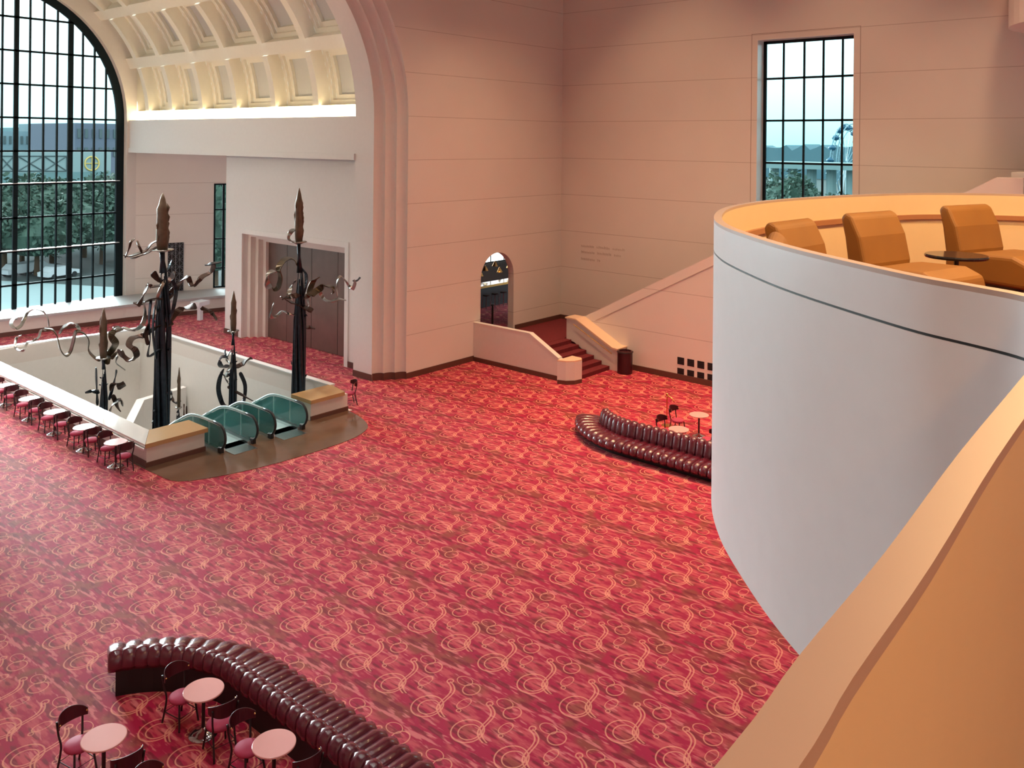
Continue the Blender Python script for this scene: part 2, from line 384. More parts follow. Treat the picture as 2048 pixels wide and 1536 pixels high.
# right wall with tall window
f = MB(); w0, w1, zb, zt = 12.52, 16.62, 5.6, 14.47
f.extr([(CE, -8, 0), (CE, w0, 0), (CE, w0, TOP), (CE, -8, TOP)], (.9, 0, 0)); f.extr([(CE, w1, 0), (CE, WN+.3, 0), (CE, WN+.3, TOP), (CE, w1, TOP)], (.9, 0, 0))
f.extr([(CE, w0, 0), (CE, w1, 0), (CE, w1, zb), (CE, w0, zb)], (.9, 0, 0)); f.extr([(CE, w0, zt), (CE, w1, zt), (CE, w1, TOP), (CE, w0, TOP)], (.9, 0, 0))
structure(f, 'wall_right', M['wall'])
f = MB()   # shadow joint round the window
for a in ((w0-.28, w0-.255, zb, zt+.26), (w1+.25, w1+.275, zb, zt+.26)): f.box((CE-.004, a[0], a[2]), (CE, a[1], a[3]))
f.box((CE-.004, w0-.28, zt+.25), (CE, w1+.275, zt+.272)); structure(f, 'trim_3', mat('joint_shadow', (.42, .32, .27), .7))
win = thing('window_2', 'tall narrow window with black muntins above the curved balcony, ferris wheel beyond', 'window'); win['kind'] = 'structure'; win.name = 'window_2'
f = MB(); x0, x1 = CE+.62, CE+.70
f.box((x0-.02, w0, zb), (x1, w0+.10, zt)); f.box((x0-.02, w1-.13, zb), (x1, w1, zt)); f.box((x0-.02, w0, zt-.14), (x1, w1, zt))
for n_ in (15.72, 14.81, 13.99, 13.19): f.box((x0, n_-.035, zb), (x1, n_+.035, zt))
for z in (12.82, 11.0, 9.17, 7.35): f.box((x0, w0, z-.045), (x1, w1, z+.045))
f.build('window_frame', M['frame'], win)
MB().box((x0+.03, w0, zb), (x0+.035, w1, zt)).build('pane', M['glass'], win)
MB().box((CE-.005, w1-.012, zb), (CE+.60, w1+.0, zt)).build('white_reveal', M['sill'], win)
MB().box((CE-.005, w0, zt-.02), (CE+.60, w1, zt+.0)).build('white_head', M['sill'], win)
# hall ceiling, back and left enclosing walls
f = MB(); f.box((-3.3, -8, TOP), (36, 27.6, TOP+.4)); structure(f, 'ceiling', mat('brown_ceiling_panel', (.25, .17, .13), .7))
f = MB(); f.box((-3.3, -8.3, 0), (36, -8, TOP)); structure(f, 'wall_back', M['warmplain'])
f = MB(); f.box((-3.3, -8, 0), (-2.8, 27.5, TOP)); structure(f, 'wall_near', M['warmplain'])
# side bay: beams, portal walls, aisles
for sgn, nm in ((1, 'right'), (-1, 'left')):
    f = MB(); a, b = sorted((EC+sgn*7.47, EC+sgn*8.7)); f.box((a, 29.2, 9.14), (b, 49.9, 11.0)); structure(f, 'wall_bay_beam_'+nm, M['plain'])
    f = MB(); a, b = sorted((EC+sgn*7.49, EC+sgn*8.64)); f.box((a, 28.9, 0), (b, 29.2, 11.0)); structure(f, 'wall_jamb_'+nm, M['plain'])
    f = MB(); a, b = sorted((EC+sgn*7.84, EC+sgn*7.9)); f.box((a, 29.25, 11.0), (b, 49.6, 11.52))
    tag(f.build('glowing_cove_wall', M['glow']), 'glowing cove wall strip standing in for hidden lights along the foot of the coffered vault' if sgn > 0 else 'glowing cove wall strip standing in for hidden lights on the opposite side of the vault', 'light')  # cove wall itself made to glow in place of the hidden lights
# portal wall E=24.4 with stepped recess
PE = 24.4; pn0, pn1, pz1 = 30.72, 38.85, 5.22
f = MB()
f.box((PE, 29.2, 0), (26.6, pn0, 9.14)); f.box((PE, pn1, 0), (26.6, 40.45, 9.14)); f.box((PE, pn0, pz1), (26.6, pn1, 9.14))
structure(f, 'wall_portal', M['plain'])
f = MB(); stp = [(0, 0), (.28, .22), (.56, .44), (.84, .66)]
for i, (d, s_) in enumerate(stp[1:]):
    x_ = PE+d; n0 = pn0; n1 = pn1-s_*1.15+.0; z1 = pz1-s_*.62
    f.extr([(x_, n1, 0), (x_, pn1+.01, 0), (x_, pn1+.01, pz1+.01), (x_, n0, pz1+.01), (x_, n0, z1), (x_, n1, z1)], (.4, 0, 0))
structure(f, 'trim_4', M['warmplain'])
f = MB(); f.box((PE-.05, pn1+.02, 0), (PE, pn1+.27, pz1+.02)); f.box((PE-.05, pn0-.27, 0), (PE, pn0-.02, pz1+.02)); f.box((PE-.05, pn0-.27, pz1+.02), (PE, pn1+.27, pz1+.27))
structure(f, 'trim_5', M['plain'])
pd = thing('portal_screen', 'tall brown bronze double screen set in the stepped portal', 'door', (PE+1.0, 34.5, 0))
for i in range(4):
    a = pn0-34.5-.2+i*2.0; MB().box((0, a, 0.02), (.06, a+1.97, 5.0)).build('panel', M['panel'], pd)
MB().box((-.01, pn0-34.7, 4.92), (.1, 4.2, 5.02)).build('head_rail', M['frame'], pd)
f = MB(); f.box((26.6, 29.2, 0), (26.8, 40.45, 9.14)); structure(f, 'wall_aisle', M['plain'])
# end wall of bay with great arched window
RW = 7.32; NW = 49.8
def arch_poly(r, zb, n=48): return [(EC+r, zb)]+[(EC+r*math.cos(PI*i/n), ZC+r*math.sin(PI*i/n)) for i in range(n+1)]+[(EC-r, zb)]
f = MB(); o = [(EC-9, 0), (EC-9, TOP-4), (EC+7.9, TOP-4), (EC+7.9, 0), (EC+RW, 0)]+arch_poly(RW, .9)[0:]+[(EC-RW, 0)]
f.extr([(p[0], NW-.25, p[1]) for p in o], (0, .8, 0)); structure(f, 'wall_end', M['warmplain'])
f = MB(); f.box((EC-RW, NW-.25, 0), (EC+RW, NW+.5, .86)); structure(f, 'wall_end_base', M['warmplain'])
gw = thing('window_1', 'great arched window of many panes at the end of the vaulted bay', 'window'); gw['kind'] = 'structure'
ya, yb = NW+.1, NW+.28
f = MB(); n = 64
ro = arch_poly(RW+.02, .86, n); ri = arch_poly(RW-.42, .86, n)
vs = []; 
for p, q in zip(ro, ri): vs += [(p[0], ya, p[1]), (p[0], yb, p[1]), (q[0], yb, q[1]), (q[0], ya, q[1])]
f.add(vs, [(i*4+j, i*4+(j+1) % 4, (i+1)*4+(j+1) % 4, (i+1)*4+j) for i in range(len(ro)-1) for j in range(4)])
f.build('window_frame', M['frame'], gw)
f = MB()
def ztop(e): d = abs(e-EC); return ZC+math.sqrt(max(.01, (RW-.3)**2-d*d))
def vbar(e, w): f.box((e-w/2, ya+.02, .86), (e+w/2, yb-.02, ztop(e)))
for e, w in ((20.55, .26), (17.78, .22), (14.62, .22), (11.85, .26)): vbar(e, w)
f.build('mullion', M['frame'], gw)
f = MB()
for e in (21.2, 21.85, 22.5, 19.85, 19.15, 18.45, 17.1, 16.2, 15.3, 13.95, 13.25, 12.55, 11.2, 10.55, 9.9): vbar(e, .075)
for i in range(10):
    z = 2.15+1.77*i
    if z > ZC+RW-.4: break
    d = RW-.3 if z < ZC else math.sqrt((RW-.3)**2-(z-ZC)**2)
    f.box((EC-d, ya+.02, z-.05), (EC+d, yb-.02, z+.05))
f.build('muntin', M['frame'], gw)
f = MB()
for z in (2.15+1.77, 2.15+1.77*3, ): f.box((EC-RW+.3, ya-.2, z+.05), (EC+RW-.3, yb-.03, z+.08))
f.build('white_rail_ledge', M['sill'], gw)
f = MB(); ap = arch_poly(RW-.2, .86, n); f.add([(p[0], ya+.1, p[1]) for p in ap], [tuple(range(len(ap)))]); f.build('pane', M['glass'], gw)
# deep sill ledge
fl = [(7.0, 48.6), (16.2, 47.45), (22.3, 46.7), (31.5, 44.6)]
f = MB(); f.prism(fl+[(31.5, 47.2), (23.8, 49.6), (7.0, 49.6)], .80, .93); structure(f, 'trim_6', mat('grey_white_sill_slab', (.50, .50, .50), .5))
f = MB(); f.prism([(a, b+.12) for a, b in fl]+[(31.5, 47.2), (23.8, 49.6), (7.0, 49.6)], 0, .80); structure(f, 'wall_sill', M['warmplain'])
f = MB(); f.prism([(a, b+.08) for a, b in fl]+[(a, b+.12) for a, b in fl][::-1], 0, .22); structure(f, 'baseboard_end', M['base'])
# skewed end wall of the aisle with slot window
A = Vector((23.55, 49.75, 0)); B = Vector((32.0, 46.6, 0)); dr = (B-A).normalized(); nr = Vector((-dr.y, dr.x, 0))
def onaisle(x, y):
    r = ray(x, y); nn = nr; t = (A-CAM).dot(nn)/r.dot(nn); p = CAM+r*t; return (p-A).dot(dr), p.z
s0, zt_ = onaisle(428, 367); s1 = s0+1.5; zb_ = .95
def wl_pts(ps, off=0): return [A+dr*a+Vector((0, 0, z))+nr*off for a, z in ps]
L = (B-A).length
f = MB(); 
for ps in ([(0, 0), (s0, 0), (s0, 9.3), (0, 9.3)], [(s1, 0), (L, 0), (L, 9.3), (s1, 9.3)], [(s0, 0), (s1, 0), (s1, zb_), (s0, zb_)], [(s0, zt_), (s1, zt_), (s1, 9.3), (s0, 9.3)]):
    f.extr(wl_pts(ps), nr*.4)
structure(f, 'wall_aisle_end', M['wall'])
sw = thing('window_3', 'narrow slot window beside the white portal block', 'window'); sw['kind'] = 'structure'
f = MB()
for a, b, c, d in ((s0, s0+.12, zb_, zt_), (s1-.12, s1, zb_, zt_), (s0+.52, s0+.66, zb_, zt_), (s0, s1, zt_-.1, zt_), (s0, s1, zb_, zb_+.1))+tuple((s0, s1, z-.04, z+.04) for z in (2.15, 3.92, 5.69)):
    f.extr(wl_pts([(a, c), (b, c), (b, d), (a, d)], .1), nr*.08)
f.build('window_frame', M['frame'], sw)
f = MB(); f.add(wl_pts([(s0, zb_), (s1, zb_), (s1, zt_), (s0, zt_)], .16), [(0, 1, 2, 3)]); f.build('pane', M['glass'], sw)
f = MB(); f.prism([(23.6, 29.2), (36, 29.2), (36, 46), (23.6, 50)], 9.14, 9.4); f.prism([(-.5, 29.2), (8.8, 29.2), (8.8, 50), (-.5, 50)], 9.14, 9.4); structure(f, 'ceiling_aisle', M['plain'])
f = MB(); f.box((-.7, 29.2, 0), (-.5, 50, 9.14)); f.box((34, 40, 0), (34.2, 47, 9.14)); structure(f, 'wall_aisle_side', M['plain'])
# dark lattice grille on the aisle wall
ga, gz = onaisle(336, 486); gb, _ = onaisle(367, 486); gzb = .95
g = thing('lattice_grille', 'tall dark grille with starburst lattice on the aisle end wall', 'grille')
f = MB(); f.extr(wl_pts([(ga, gzb), (gb, gzb), (gb, gz), (ga, gz)], -.03), nr*.025); f.build('backing', M['black'], g)
f = MB(); nx = 2; nzc = max(4, round((gz-gzb)/((gb-ga)/nx))); cw = (gb-ga)/nx; ch = (gz-gzb)/nzc
for i in range(nx):
    for j in range(nzc):
        a, b = ga+i*cw, ga+(i+1)*cw; c, d = gzb+j*ch, gzb+(j+1)*ch
        for p, q in (((a, c), (b, d)), ((a, d), (b, c)), (((a+b)/2, c), ((a+b)/2, d)), ((a, (c+d)/2), (b, (c+d)/2))):
            P_ = wl_pts([p, q], -.05); f.tube(P_, .014, 4)
for p, q in (((ga, gzb), (ga, gz)), ((gb, gzb), (gb, gz)), ((ga+cw, gzb), (ga+cw, gz))): f.tube(wl_pts([p, q], -.05), .02, 4)
f.build('lattice', mat('grey_lattice_metal', (.22, .22, .24), .4, metal=.6), g)
# coffered vault
RV = 8.0; RB = 29.2
f = MB(); fb = MB()
thb = [math.radians(1.3+22.175*i) for i in range(9)]
nb_ = [29.2, 32.66-.2, 36.0-.2, 39.32-.2, 42.6-.2, 45.76-.2, 48.4-.2, 49.6]
def vp(R, t, n_): return (EC+R*math.cos(t), n_, ZC+R*math.sin(t))
def vstrip(t0, t1, n0, n1, R, k=6):
    for i in range(k):
        a = t0+(t1-t0)*i/k; b = t0+(t1-t0)*(i+1)/k; f.quad(vp(R, a, n0), vp(R, b, n0), vp(R, b, n1), vp(R, a, n1))
def frame_cell(ta, tb, na, nb2, R0, R1, dt, dn, last=False):
    """reveal from rect at R0 to same rect at R1, then a flat frame of width dt/dn at R1"""
    k = 5; ts = [ta+(tb-ta)*i/k for i in range(k+1)]
    for n_ in (na, nb2):
        for i in range(k): f.quad(vp(R0, ts[i], n_), vp(R0, ts[i+1], n_), vp(R1, ts[i+1], n_), vp(R1, ts[i], n_))
    for t in (ta, tb): f.quad(vp(R0, t, na), vp(R0, t, nb2), vp(R1, t, nb2), vp(R1, t, na))
    if last:
        for i in range(k): fb.quad(vp(R1, ts[i], na), vp(R1, ts[i+1], na), vp(R1, ts[i+1], nb2), vp(R1, ts[i], nb2))
        return
    vstrip(ta, ta+dt, na, nb2, R1, 1); vstrip(tb-dt, tb, na, nb2, R1, 1)
    vstrip(ta+dt, tb-dt, na, na+dn, R1, 4); vstrip(ta+dt, tb-dt, nb2-dn, nb2, R1, 4)
RT = math.radians(2.2)
for i in range(8):
    for j in range(7):
        n0, n1 = nb_[j], nb_[j+1]; rb = .26
        ta, tb = thb[i]+RT, thb[i+1]-RT; na, nc = n0+rb, n1-rb*.6
        if j == 6: na, nc = n0+rb, n1
        R1, R2_, R3 = RV+.55, RV+.72, RV+.9; dt = math.radians(1.5); dn = .22
        frame_cell(ta, tb, na, nc, RV, R1, dt, dn)
        frame_cell(ta+dt, tb-dt, na+dn, nc-dn, R1, R2_, dt, dn)
        if nc-na > 1.2: frame_cell(ta+2*dt, tb-2*dt, na+2*dn, nc-2*dn, R2_, R3, 0, 0, True)
        else: vstrip(ta+2*dt, tb-2*dt, na+2*dn, nc-2*dn, R2_, 3)
        vstrip(ta, tb, n0-rb*.6 if j else n0, n0+rb, RV-.12, 6)
        for n_ in ((n0-rb*.6 if j else n0), n0+rb):
            for q in range(6):
                a = ta+(tb-ta)*q/6; b = ta+(tb-ta)*(q+1)/6; f.quad(vp(RV-.12, a, n_), vp(RV-.12, b, n_), vp(RV, b, n_), vp(RV, a, n_))
    vstrip(thb[i]-RT, thb[i]+RT, 29.2, 49.6, RV, 1)
vstrip(thb[8]-RT, thb[8]+RT, 29.2, 49.6, RV, 1)
structure(f, 'ceiling_vault', M['vault']); structure(fb, 'ceiling_coffer_back', M['coffer'])
# ------------------------------------------------------------------ escalator well
f = MB()
f.box((PX0-.02, PY0, -6), (PX0, PY1, 0)); f.box((PX0-.7, PY0-.9, -6), (PX0, PY1, -.4))
f.box((PX1, 26.6, -6), (PX1+.2, PY1, 0)); f.box((PX0, PY1, -6), (PX1, PY1+.2, 0))
f.box((12.8, 25.5, -6), (20.7, 26.0, -.02))
structure(f, 'wall_well', M['pitwall'])
f = MB(); f.box((PX0-.5, PY0-1, -6.2), (PX1+.5, PY1+.5, -6)); structure(f, 'floor_lower', M['pitwall'])
par = thing('well_parapet', 'low cream parapet with wide polished ledge round the escalator well', 'parapet')
f = MB(); f.prism([(12.85, 25.6), (13.47, 26.7), (13.47, 41.4), (12.85, 41.9)], 0, .62); f.build('side_wall', M['warmplain'], par)
f = MB(); f.prism([(12.75, 25.5), (13.47, 26.7), (13.47, 41.5), (12.75, 42.0)], .66, .75); f.prism([(12.68, 25.42), (13.4, 26.7), (13.4, 41.5), (12.68, 42.0)], .58, .64); f.build('side_ledge', M['ledge'], par)
f = MB(); f.prism([(12.85, 25.6), (14.76, 25.6), (14.76, 26.6), (13.4, 26.6)], 0, .62); f.build('corner_wall', M['warmplain'], par)
M['ochre'] = mat('ochre_stone_cap', (.50, .31, .14), .25, spec=.5)
f = MB(); f.prism([(12.76, 25.5), (14.82, 25.5), (14.82, 26.7), (13.48, 26.7)], .62, .75); f.build('corner_cap', M['ochre'], par)
f = MB(); f.prism([(18.86, 25.6), (20.5, 25.6), (20.5, 26.6), (18.86, 26.6)], 0, .62); f.build('end_wall', M['warmplain'], par)
f = MB(); f.prism([(18.8, 25.5), (20.3, 25.5), (20.55, 26.7), (18.8, 26.7)], .62, .75); f.build('end_cap', M['ochre'], par)
f = MB(); f.box((20.5, 26.6, 0), (20.66, 41.6, .72)); f.box((13.4, 41.6, 0), (20.66, 41.8, .72)); f.build('far_wall', M['warmplain'], par)
f = MB(); f.box((20.46, 26.6, .72), (20.70, 41.85, .76)); f.prism([(13.0, 41.9), (16.5, 41.6), (20.6, 41.0), (20.6, 41.2), (16.5, 41.9), (13.0, 42.2)], .72, .77); f.build('far_cap', M['sill'], par)
f = MB(); f.box((12.8, 25.55, 0), (14.78, 25.6, .16)); f.box((12.8, 25.6, 0), (12.85, 41.9, .2)); f.box((18.84, 25.55, 0), (20.5, 25.6, .16)); f.build('kick_strip', M['base'], par)
# white curved inner stair wall low in the well
f = MB(); f.prism([(15.2, 33.5), (16.4, 33.8), (18.2, 36.5), (20.4, 37.0), (20.4, 37.3), (18.0, 36.8), (16.2, 34.1), (15.1, 33.8)], -6, -1.3)
tag(f.build('lower_stair_wall', M['plain']), 'white curving wall low inside the escalator well', 'wall')
# escalators
M['railg'] = mat('handrail_reflection', (.40, .55, .55), .2, spec=.7, coat=.5)  # reflection along the sloping black handrail is put into this pale teal
def escalator(e0, e1, label):
    t = thing('escalator', label, 'escalator', ((e0+e1)/2, 25.1, 0), 0, 'escalators'); h = (e1-e0)/2
    f = MB(); sl = math.tan(math.radians(30))
    y2 = 1.9; y3 = 12.5
    def zf(y): return 0 if y < y2 else -(y-y2)*sl
    # steps
    f = MB()
    f.box((-h+.16, .1, -.3), (h-.16, y2, .03))
    y = y2; 
    while y < y3-.4: f.box((-h+.16, y, zf(y)-.6), (h-.16, y+.4, zf(y)-.23+.0)); y += .4
    f.build('steps', M['step'], t)
    for s in (-1, 1):
        x = s*h
        path = [(x, .10, .12), (x, -.10, .16), (x, -.24, .30), (x, -.30, .50), (x, -.24, .70), (x, -.10, .84), (x, .12, .90), (x, .7, .91), (x, 1.3, .905), (x, 1.85, .83), (x, 2.35, .62), (x, 2.9, .32), (x, 3.6, -.06), (x, y3, .90+zf(y3))]
        pp = smooth_path(path, 4); MB().tube(pp[:27], .042, 8).build('handrail', M['rubber'], t, smooth=True); MB().tube(pp[26:], .036, 8).build('upper_handrail', M['railg'], t, smooth=True)
        inn = [Vector((x, p.y+.0, p.z)) for p in pp]
        f = MB(); base = [Vector((x, y3, zf(y3)+.1)), Vector((x, y2, .1)), Vector((x, .1, .1))]
        poly = inn+base; f.extr([p+Vector((-.006, 0, 0)) for p in poly], (.012, 0, 0)); f.build('glass_panel', M['tglass'], t)
        f = MB(); e = [Vector((x, p.y*1.0+.02*0, p.z-.05 if p.z > .5 else p.z+.04)) for p in pp]; f.tube(e, .014, 6); f.build('glass_rim', M['sill'], t)
        for yy in (.7, 1.7, 4.2, 5.8): MB().tube([(x, yy, zf(yy)+.1), (x, yy, zf(yy)+.86)], .010, 4).build('panel_joint', M['sill'], t)
        f = MB(); a, b = sorted((x-s*.0, x-s*.17)); 
        f.extr([(a, -.02, 0), (a, y2, 0), (a, y3, zf(y3)-.1), (a, y3, zf(y3)+.14), (a, y2, .14), (a, .0, .10)], (b-a, 0, 0))
        f.build('skirt', M['skirt'], t)
        MB().box((x-.06, -.12, 0), (x+.06, .05, .16)).build('newel_foot', M['rubber'], t)
    MB().box((-h+.17, -.55, .012), (h-.17, .5, .03)).build('comb_plate', M['skirt'], t)
    return t
escalator(15.02, 16.18, 'left-hand escalator with teal glass sides going down beside the corner parapet')
escalator(16.86, 18.12, 'right-hand escalator with teal glass sides nearest the tall candle sculpture by the carpet')
# ------------------------------------------------------------------ corner stair
ws_ = thing('stair_low_wall', 'low cream wall with sloping end and rounded post beside the carpeted steps', 'wall')
f = MB(); xw = 28.95
f.extr([(xw, 27.2, 0), (xw, 21.9, 0), (xw, 21.9, .92), (xw, 22.3, .92), (xw, 23.9, 1.72), (xw, 27.2, 1.72)], (.22, 0, 0)); f.build('panel_wall', M['warmplain'], ws_)
M['capw'] = mat('warm_lit_cap', (.86, .60, .40), .35)  # yellow light on the wall tops is put into this peach colour
f = MB(); f.extr([(xw-.02, 27.2, 1.72), (xw-.02, 23.9, 1.72), (xw-.02, 22.3, .92), (xw-.02, 22.3, .96), (xw-.02, 23.88, 1.76), (xw-.02, 27.2, 1.76)], (.26, 0, 0)); f.build('wall_cap', M['warmplain'], ws_)
pp = [(xw-.12+.46*math.cos(a), 21.75+.46*math.sin(a)) for a in [PI/2+PI*i/10 for i in range(11)]]
pp = [(28.6, 22.1), (28.72, 21.75), (29.0, 21.5), (29.4, 21.42), (29.62, 21.62), (29.62, 22.1)]
f = MB(); f.prism(pp, 0, .92); f.build('post', M['warmplain'], ws_)
f = MB(); f.prism(pp, .92, .97); f.build('post_cap', M['capw'], ws_)
f = MB(); f.prism([(a-.02, b-.02) for a, b in pp], 0, .16); f.box((xw-.03, 22.1, 0), (xw, 27.2, .2)); f.build('kick_board', M['base'], ws_)
st = thing('carpeted_steps', 'short flight of dark red carpeted steps up to the corner landing', 'stairs')
f = MB()
for i in range(6): f.box((29.19, 21.75+.42*i, 0), (31.9, 24.27, (i+1)*1.0/6))
f.build('lower_flight', M['stairc'], st)
f = MB(); f.box((29.19, 24.28, 0), (CE-.01, 27.18, 1.0)); structure(f, 'floor_landing', M['stairc'])
f = MB()
for i in range(34): f.box((32.87, 23.9-.325*(i+1), 1.0), (CE-.01, 23.9-.325*i, 1.0+.171*(i+1)))
structure(f, 'floor_upper_stair', M['stairc'])
f = MB(); f.box((29.17, 27.13, 1.0), (DX-DR-.1, 27.18, 1.2)); f.box((DX+DR+.1, 27.13, 1.0), (CE, 27.18, 1.2)); f.box((CE-.05, 23.8, 1.0), (CE, 27.18, 1.2)); structure(f, 'baseboard_landing', M['base'])
hw = thing('stair_rail_wall', 'low wall with peach lit top and brass handrail between steps and sloping wall', 'wall')
rp = [(21.35, 0), (21.35, .93), (21.65, .95), (23.6, 1.93), (24.15, 1.93), (24.15, 1.0), (23.7, .9), (22.0, 0)]
f = MB(); f.extr([(31.92, a, b) for a, b in rp], (.68, 0, 0)); f.build('panel_wall', M['warmplain'], hw)
f = MB(); f.extr([(31.86, a, b) for a, b in ((21.3, .93), (21.65, .95), (23.6, 1.93), (24.2, 1.93), (24.2, 1.99), (23.6, 1.99), (21.6, 1.01), (21.3, .99))], (.74, 0, 0)); f.build('wall_cap', M['capw'], hw)
f = MB(); f.tube([(31.83, 21.6, .74), (31.83, 23.7, 1.74)], .02, 8)
for a in (21.8, 22.6, 23.5): f.tube([(31.83, a, .74+(a-21.6)*.476), (31.93, a, .70+(a-21.6)*.476)], .012, 6)
f.build('handrail', M['brass'], hw)
# triangular stair wall with vents
f = MB(); tr = [(23.95, 0), (23.95, 1.82), (12.4, 1.82+.527*11.55), (8.6, 7.9), (6.8, 8.95), (6.0, 8.95), (6.0, 0)]
f.extr([(32.6, a, b) for a, b in tr], (.25, 0, 0)); structure(f, 'wall_stair', mat('stair_wall_paint', (.80, .735, .69), .5) if False else M['wall'])
f = MB(); s2 = .527; f.extr([(32.585, 23.0, 1.82+s2*.95-.42), (32.585, 23.0, 1.82+s2*.95-.445), (32.585, 12.4, 1.82+s2*11.55-.445), (32.585, 12.4, 1.82+s2*11.55-.42)], (.016, 0, 0)); structure(f, 'trim_7', mat('joint_shadow_b', (.5, .40, .34), .7))
f = MB(); f.box((32.55, -6, 0), (32.6, 21.2, .24)); structure(f, 'baseboard_right', M['base'])
f = MB(); f.box((32.6, -8, 0), (32.85, 6.0, 8.35)); structure(f, 'wall_stair_end', M['wall'])
for r in range(2):
    for c in range(6):
        n_ = 18.61-.47*c; z = .80-.46*r
        v = thing('vent_grille', 'small square dark vent, %s row, %s in the sloping stair wall' % (('upper', 'lower')[r], ('first from the bin', 'second from the bin', 'third from the bin', 'fourth from the bin', 'fifth from the bin', 'sixth from the bin')[c]), 'vent', (32.6, n_, z), 0, 'square wall vents')
        MB().box((-.012, -.16, -.15), (0, .16, .15)).build('recess', M['vent'], v)
        f = MB(); 
        for k in range(4): f.box((-.02, -.13, -.12+.07*k), (-.012, .13, -.10+.07*k))
        f.build('louvre', M['frame'], v)
b = thing('litter_bin', 'dark maroon cylindrical litter bin at the foot of the rail wall', 'bin', (31.9, 20.95, 0))
MB().lathe([(.30, 0), (.33, .03), (.33, .92), (.31, .97), (.27, .98), (.26, .90), (.0, .90)], n=28).build('body', M['bin'], b, smooth=False)
f = MB(); f.tube([(.345*math.cos(2*PI*i/28), .345*math.sin(2*PI*i/28), .93) for i in range(28)], .018, 6, closed=True); f.build('rim', M['rubber'], b)
# faint lettering on the far wall, three lines
def text_lines():
    t = thing('donor_inscription', 'faint raised three line inscription high on the wall above the stair', 'sign')
    for i, (n0, n1, z) in enumerate(((25.9, 23.3, 4.75), (25.9, 23.7, 4.45), (25.9, 24.9, 4.1))):
        f = MB(); a = n0; k = 0
        while a > n1:
            if k and k % 5 == 0: f.build('lettering', M['letter'], t); f = MB()
            w_ = .08+.09*random.random()
            hgt = .09+.05*random.random()
            f.box((CE-.012, a-w_*.25, z), (CE, a, z+hgt)); f.box((CE-.012, a-w_, z), (CE, a-w_*.7, z+hgt*.8)); f.box((CE-.012, a-w_, z+hgt*.45), (CE, a, z+hgt*.6))
            a -= w_+.05+(.14 if k % 5 == 4 else 0); k += 1
        f.build('lettering', M['letter'], t)
text_lines()
# room behind the arched opening
f = MB(); f.box((26.9, 27.5, .9), (46, 36, 1.0)); structure(f, 'floor_bar', M['carpet'])
f = MB(); f.box((26.9, 35.2, 1), (46, 35.4, 6)); f.box((26.8, 27.5, 1), (26.9, 36, 6)); f.box((46, 27.5, 1), (46.1, 36, 6)); structure(f, 'wall_bar', mat('dark_bar_wall', (.05, .045, .04), .3))
f = MB(); f.box((26.8, 27.5, 6), (46.1, 36.2, 6.1)); structure(f, 'ceiling_bar', mat('bar_ceiling', (.5, .45, .4), .5))
bc = thing('bar_counter', 'long bar counter with golden edge seen through the arched opening', 'counter', (36.0, 31.9, 1.0))
MB().box((-3.5, 0, 0), (3.6, .6, 1.08)).build('front', M['black'], bc)
MB().box((-3.6, -.12, 1.08), (3.7, .7, 1.2)).build('top', mat('golden_counter_edge', (.7, .42, .10), .2, coat=.5), bc)
for i, e in enumerate((34.4, 35.1, 35.8, 36.5)):
    s = thing('bar_stool', 'dark bar stool at the bar counter, %s from the left jamb' % ('first', 'second', 'third', 'fourth')[i], 'stool', (e, 31.4, 1.0), 0, 'bar stools')
    MB().lathe([(.0, .74), (.19, .74), (.2, .78), (.17, .80), (0, .80)], n=16).build('seat', M['cframe'], s)
    for a, c in ((-.15, -.15), (.15, -.15), (.15, .15), (-.15, .15)): MB().tube([(a*.8, c*.8, .75), (a*1.2, c*1.2, 0)], .015, 6).build('leg', M['chrome'], s)
for i in range(5):
    l = thing('pendant_lamp', 'small gold pendant lamp over the bar, %s from the left' % ('first', 'second', 'third', 'fourth', 'fifth')[i], 'lamp', (36.3+.62*i, 33.6+.2*(i % 2), 2.35+.22*(i % 3)), 0, 'pendant lamps over the bar')
    MB().lathe([(.02, .3), (.05, .26), (.18, 0), (.16, 0), (.03, .24)], n=14).build('lamp_shade', M['brass'], l)
    MB().lathe([(0, .02), (.1, .03), (.08, .12), (0, .16)], n=12).build('bulb', mat('warm_bulb', (1, .8, .5), .5, emis=(1, .72, .34), es=30), l)
    MB().tube([(0, 0, .3), (0, 0, 6-2.35-.22*(i % 3))], .006, 4).build('cord', M['black'], l)
d = thing('bar_window', 'bright back window of the bar seen in the top of the arch', 'window', (39.2, 35.1, 2.75))
MB().box((-1.6, 0, 0), (1.9, .05, 1.2)).build('pane', mat('daylit_pane', (1, 1, 1), .5, emis=(.95, 1, 1), es=3.2), d)
f = MB(); 
for x_ in (-1.6, -.4, .8, 1.9): f.box((x_-.03, -.03, 0), (x_+.03, .02, 1.2))
f.box((-1.6, -.03, 1.17), (1.9, .02, 1.23)); f.box((-1.6, -.03, -.03), (1.9, .02, .03)); f.build('window_frame', M['frame'], d)
pst = tag(MB().lathe([(.05, 0), (.05, 1.05), (.07, 1.06), (.07, 1.12), (0, 1.13)], (31.35, 28.2, 1.0), 12).build('rope_post', M['cframe']), 'slim dark post standing just inside the arched opening', 'post')
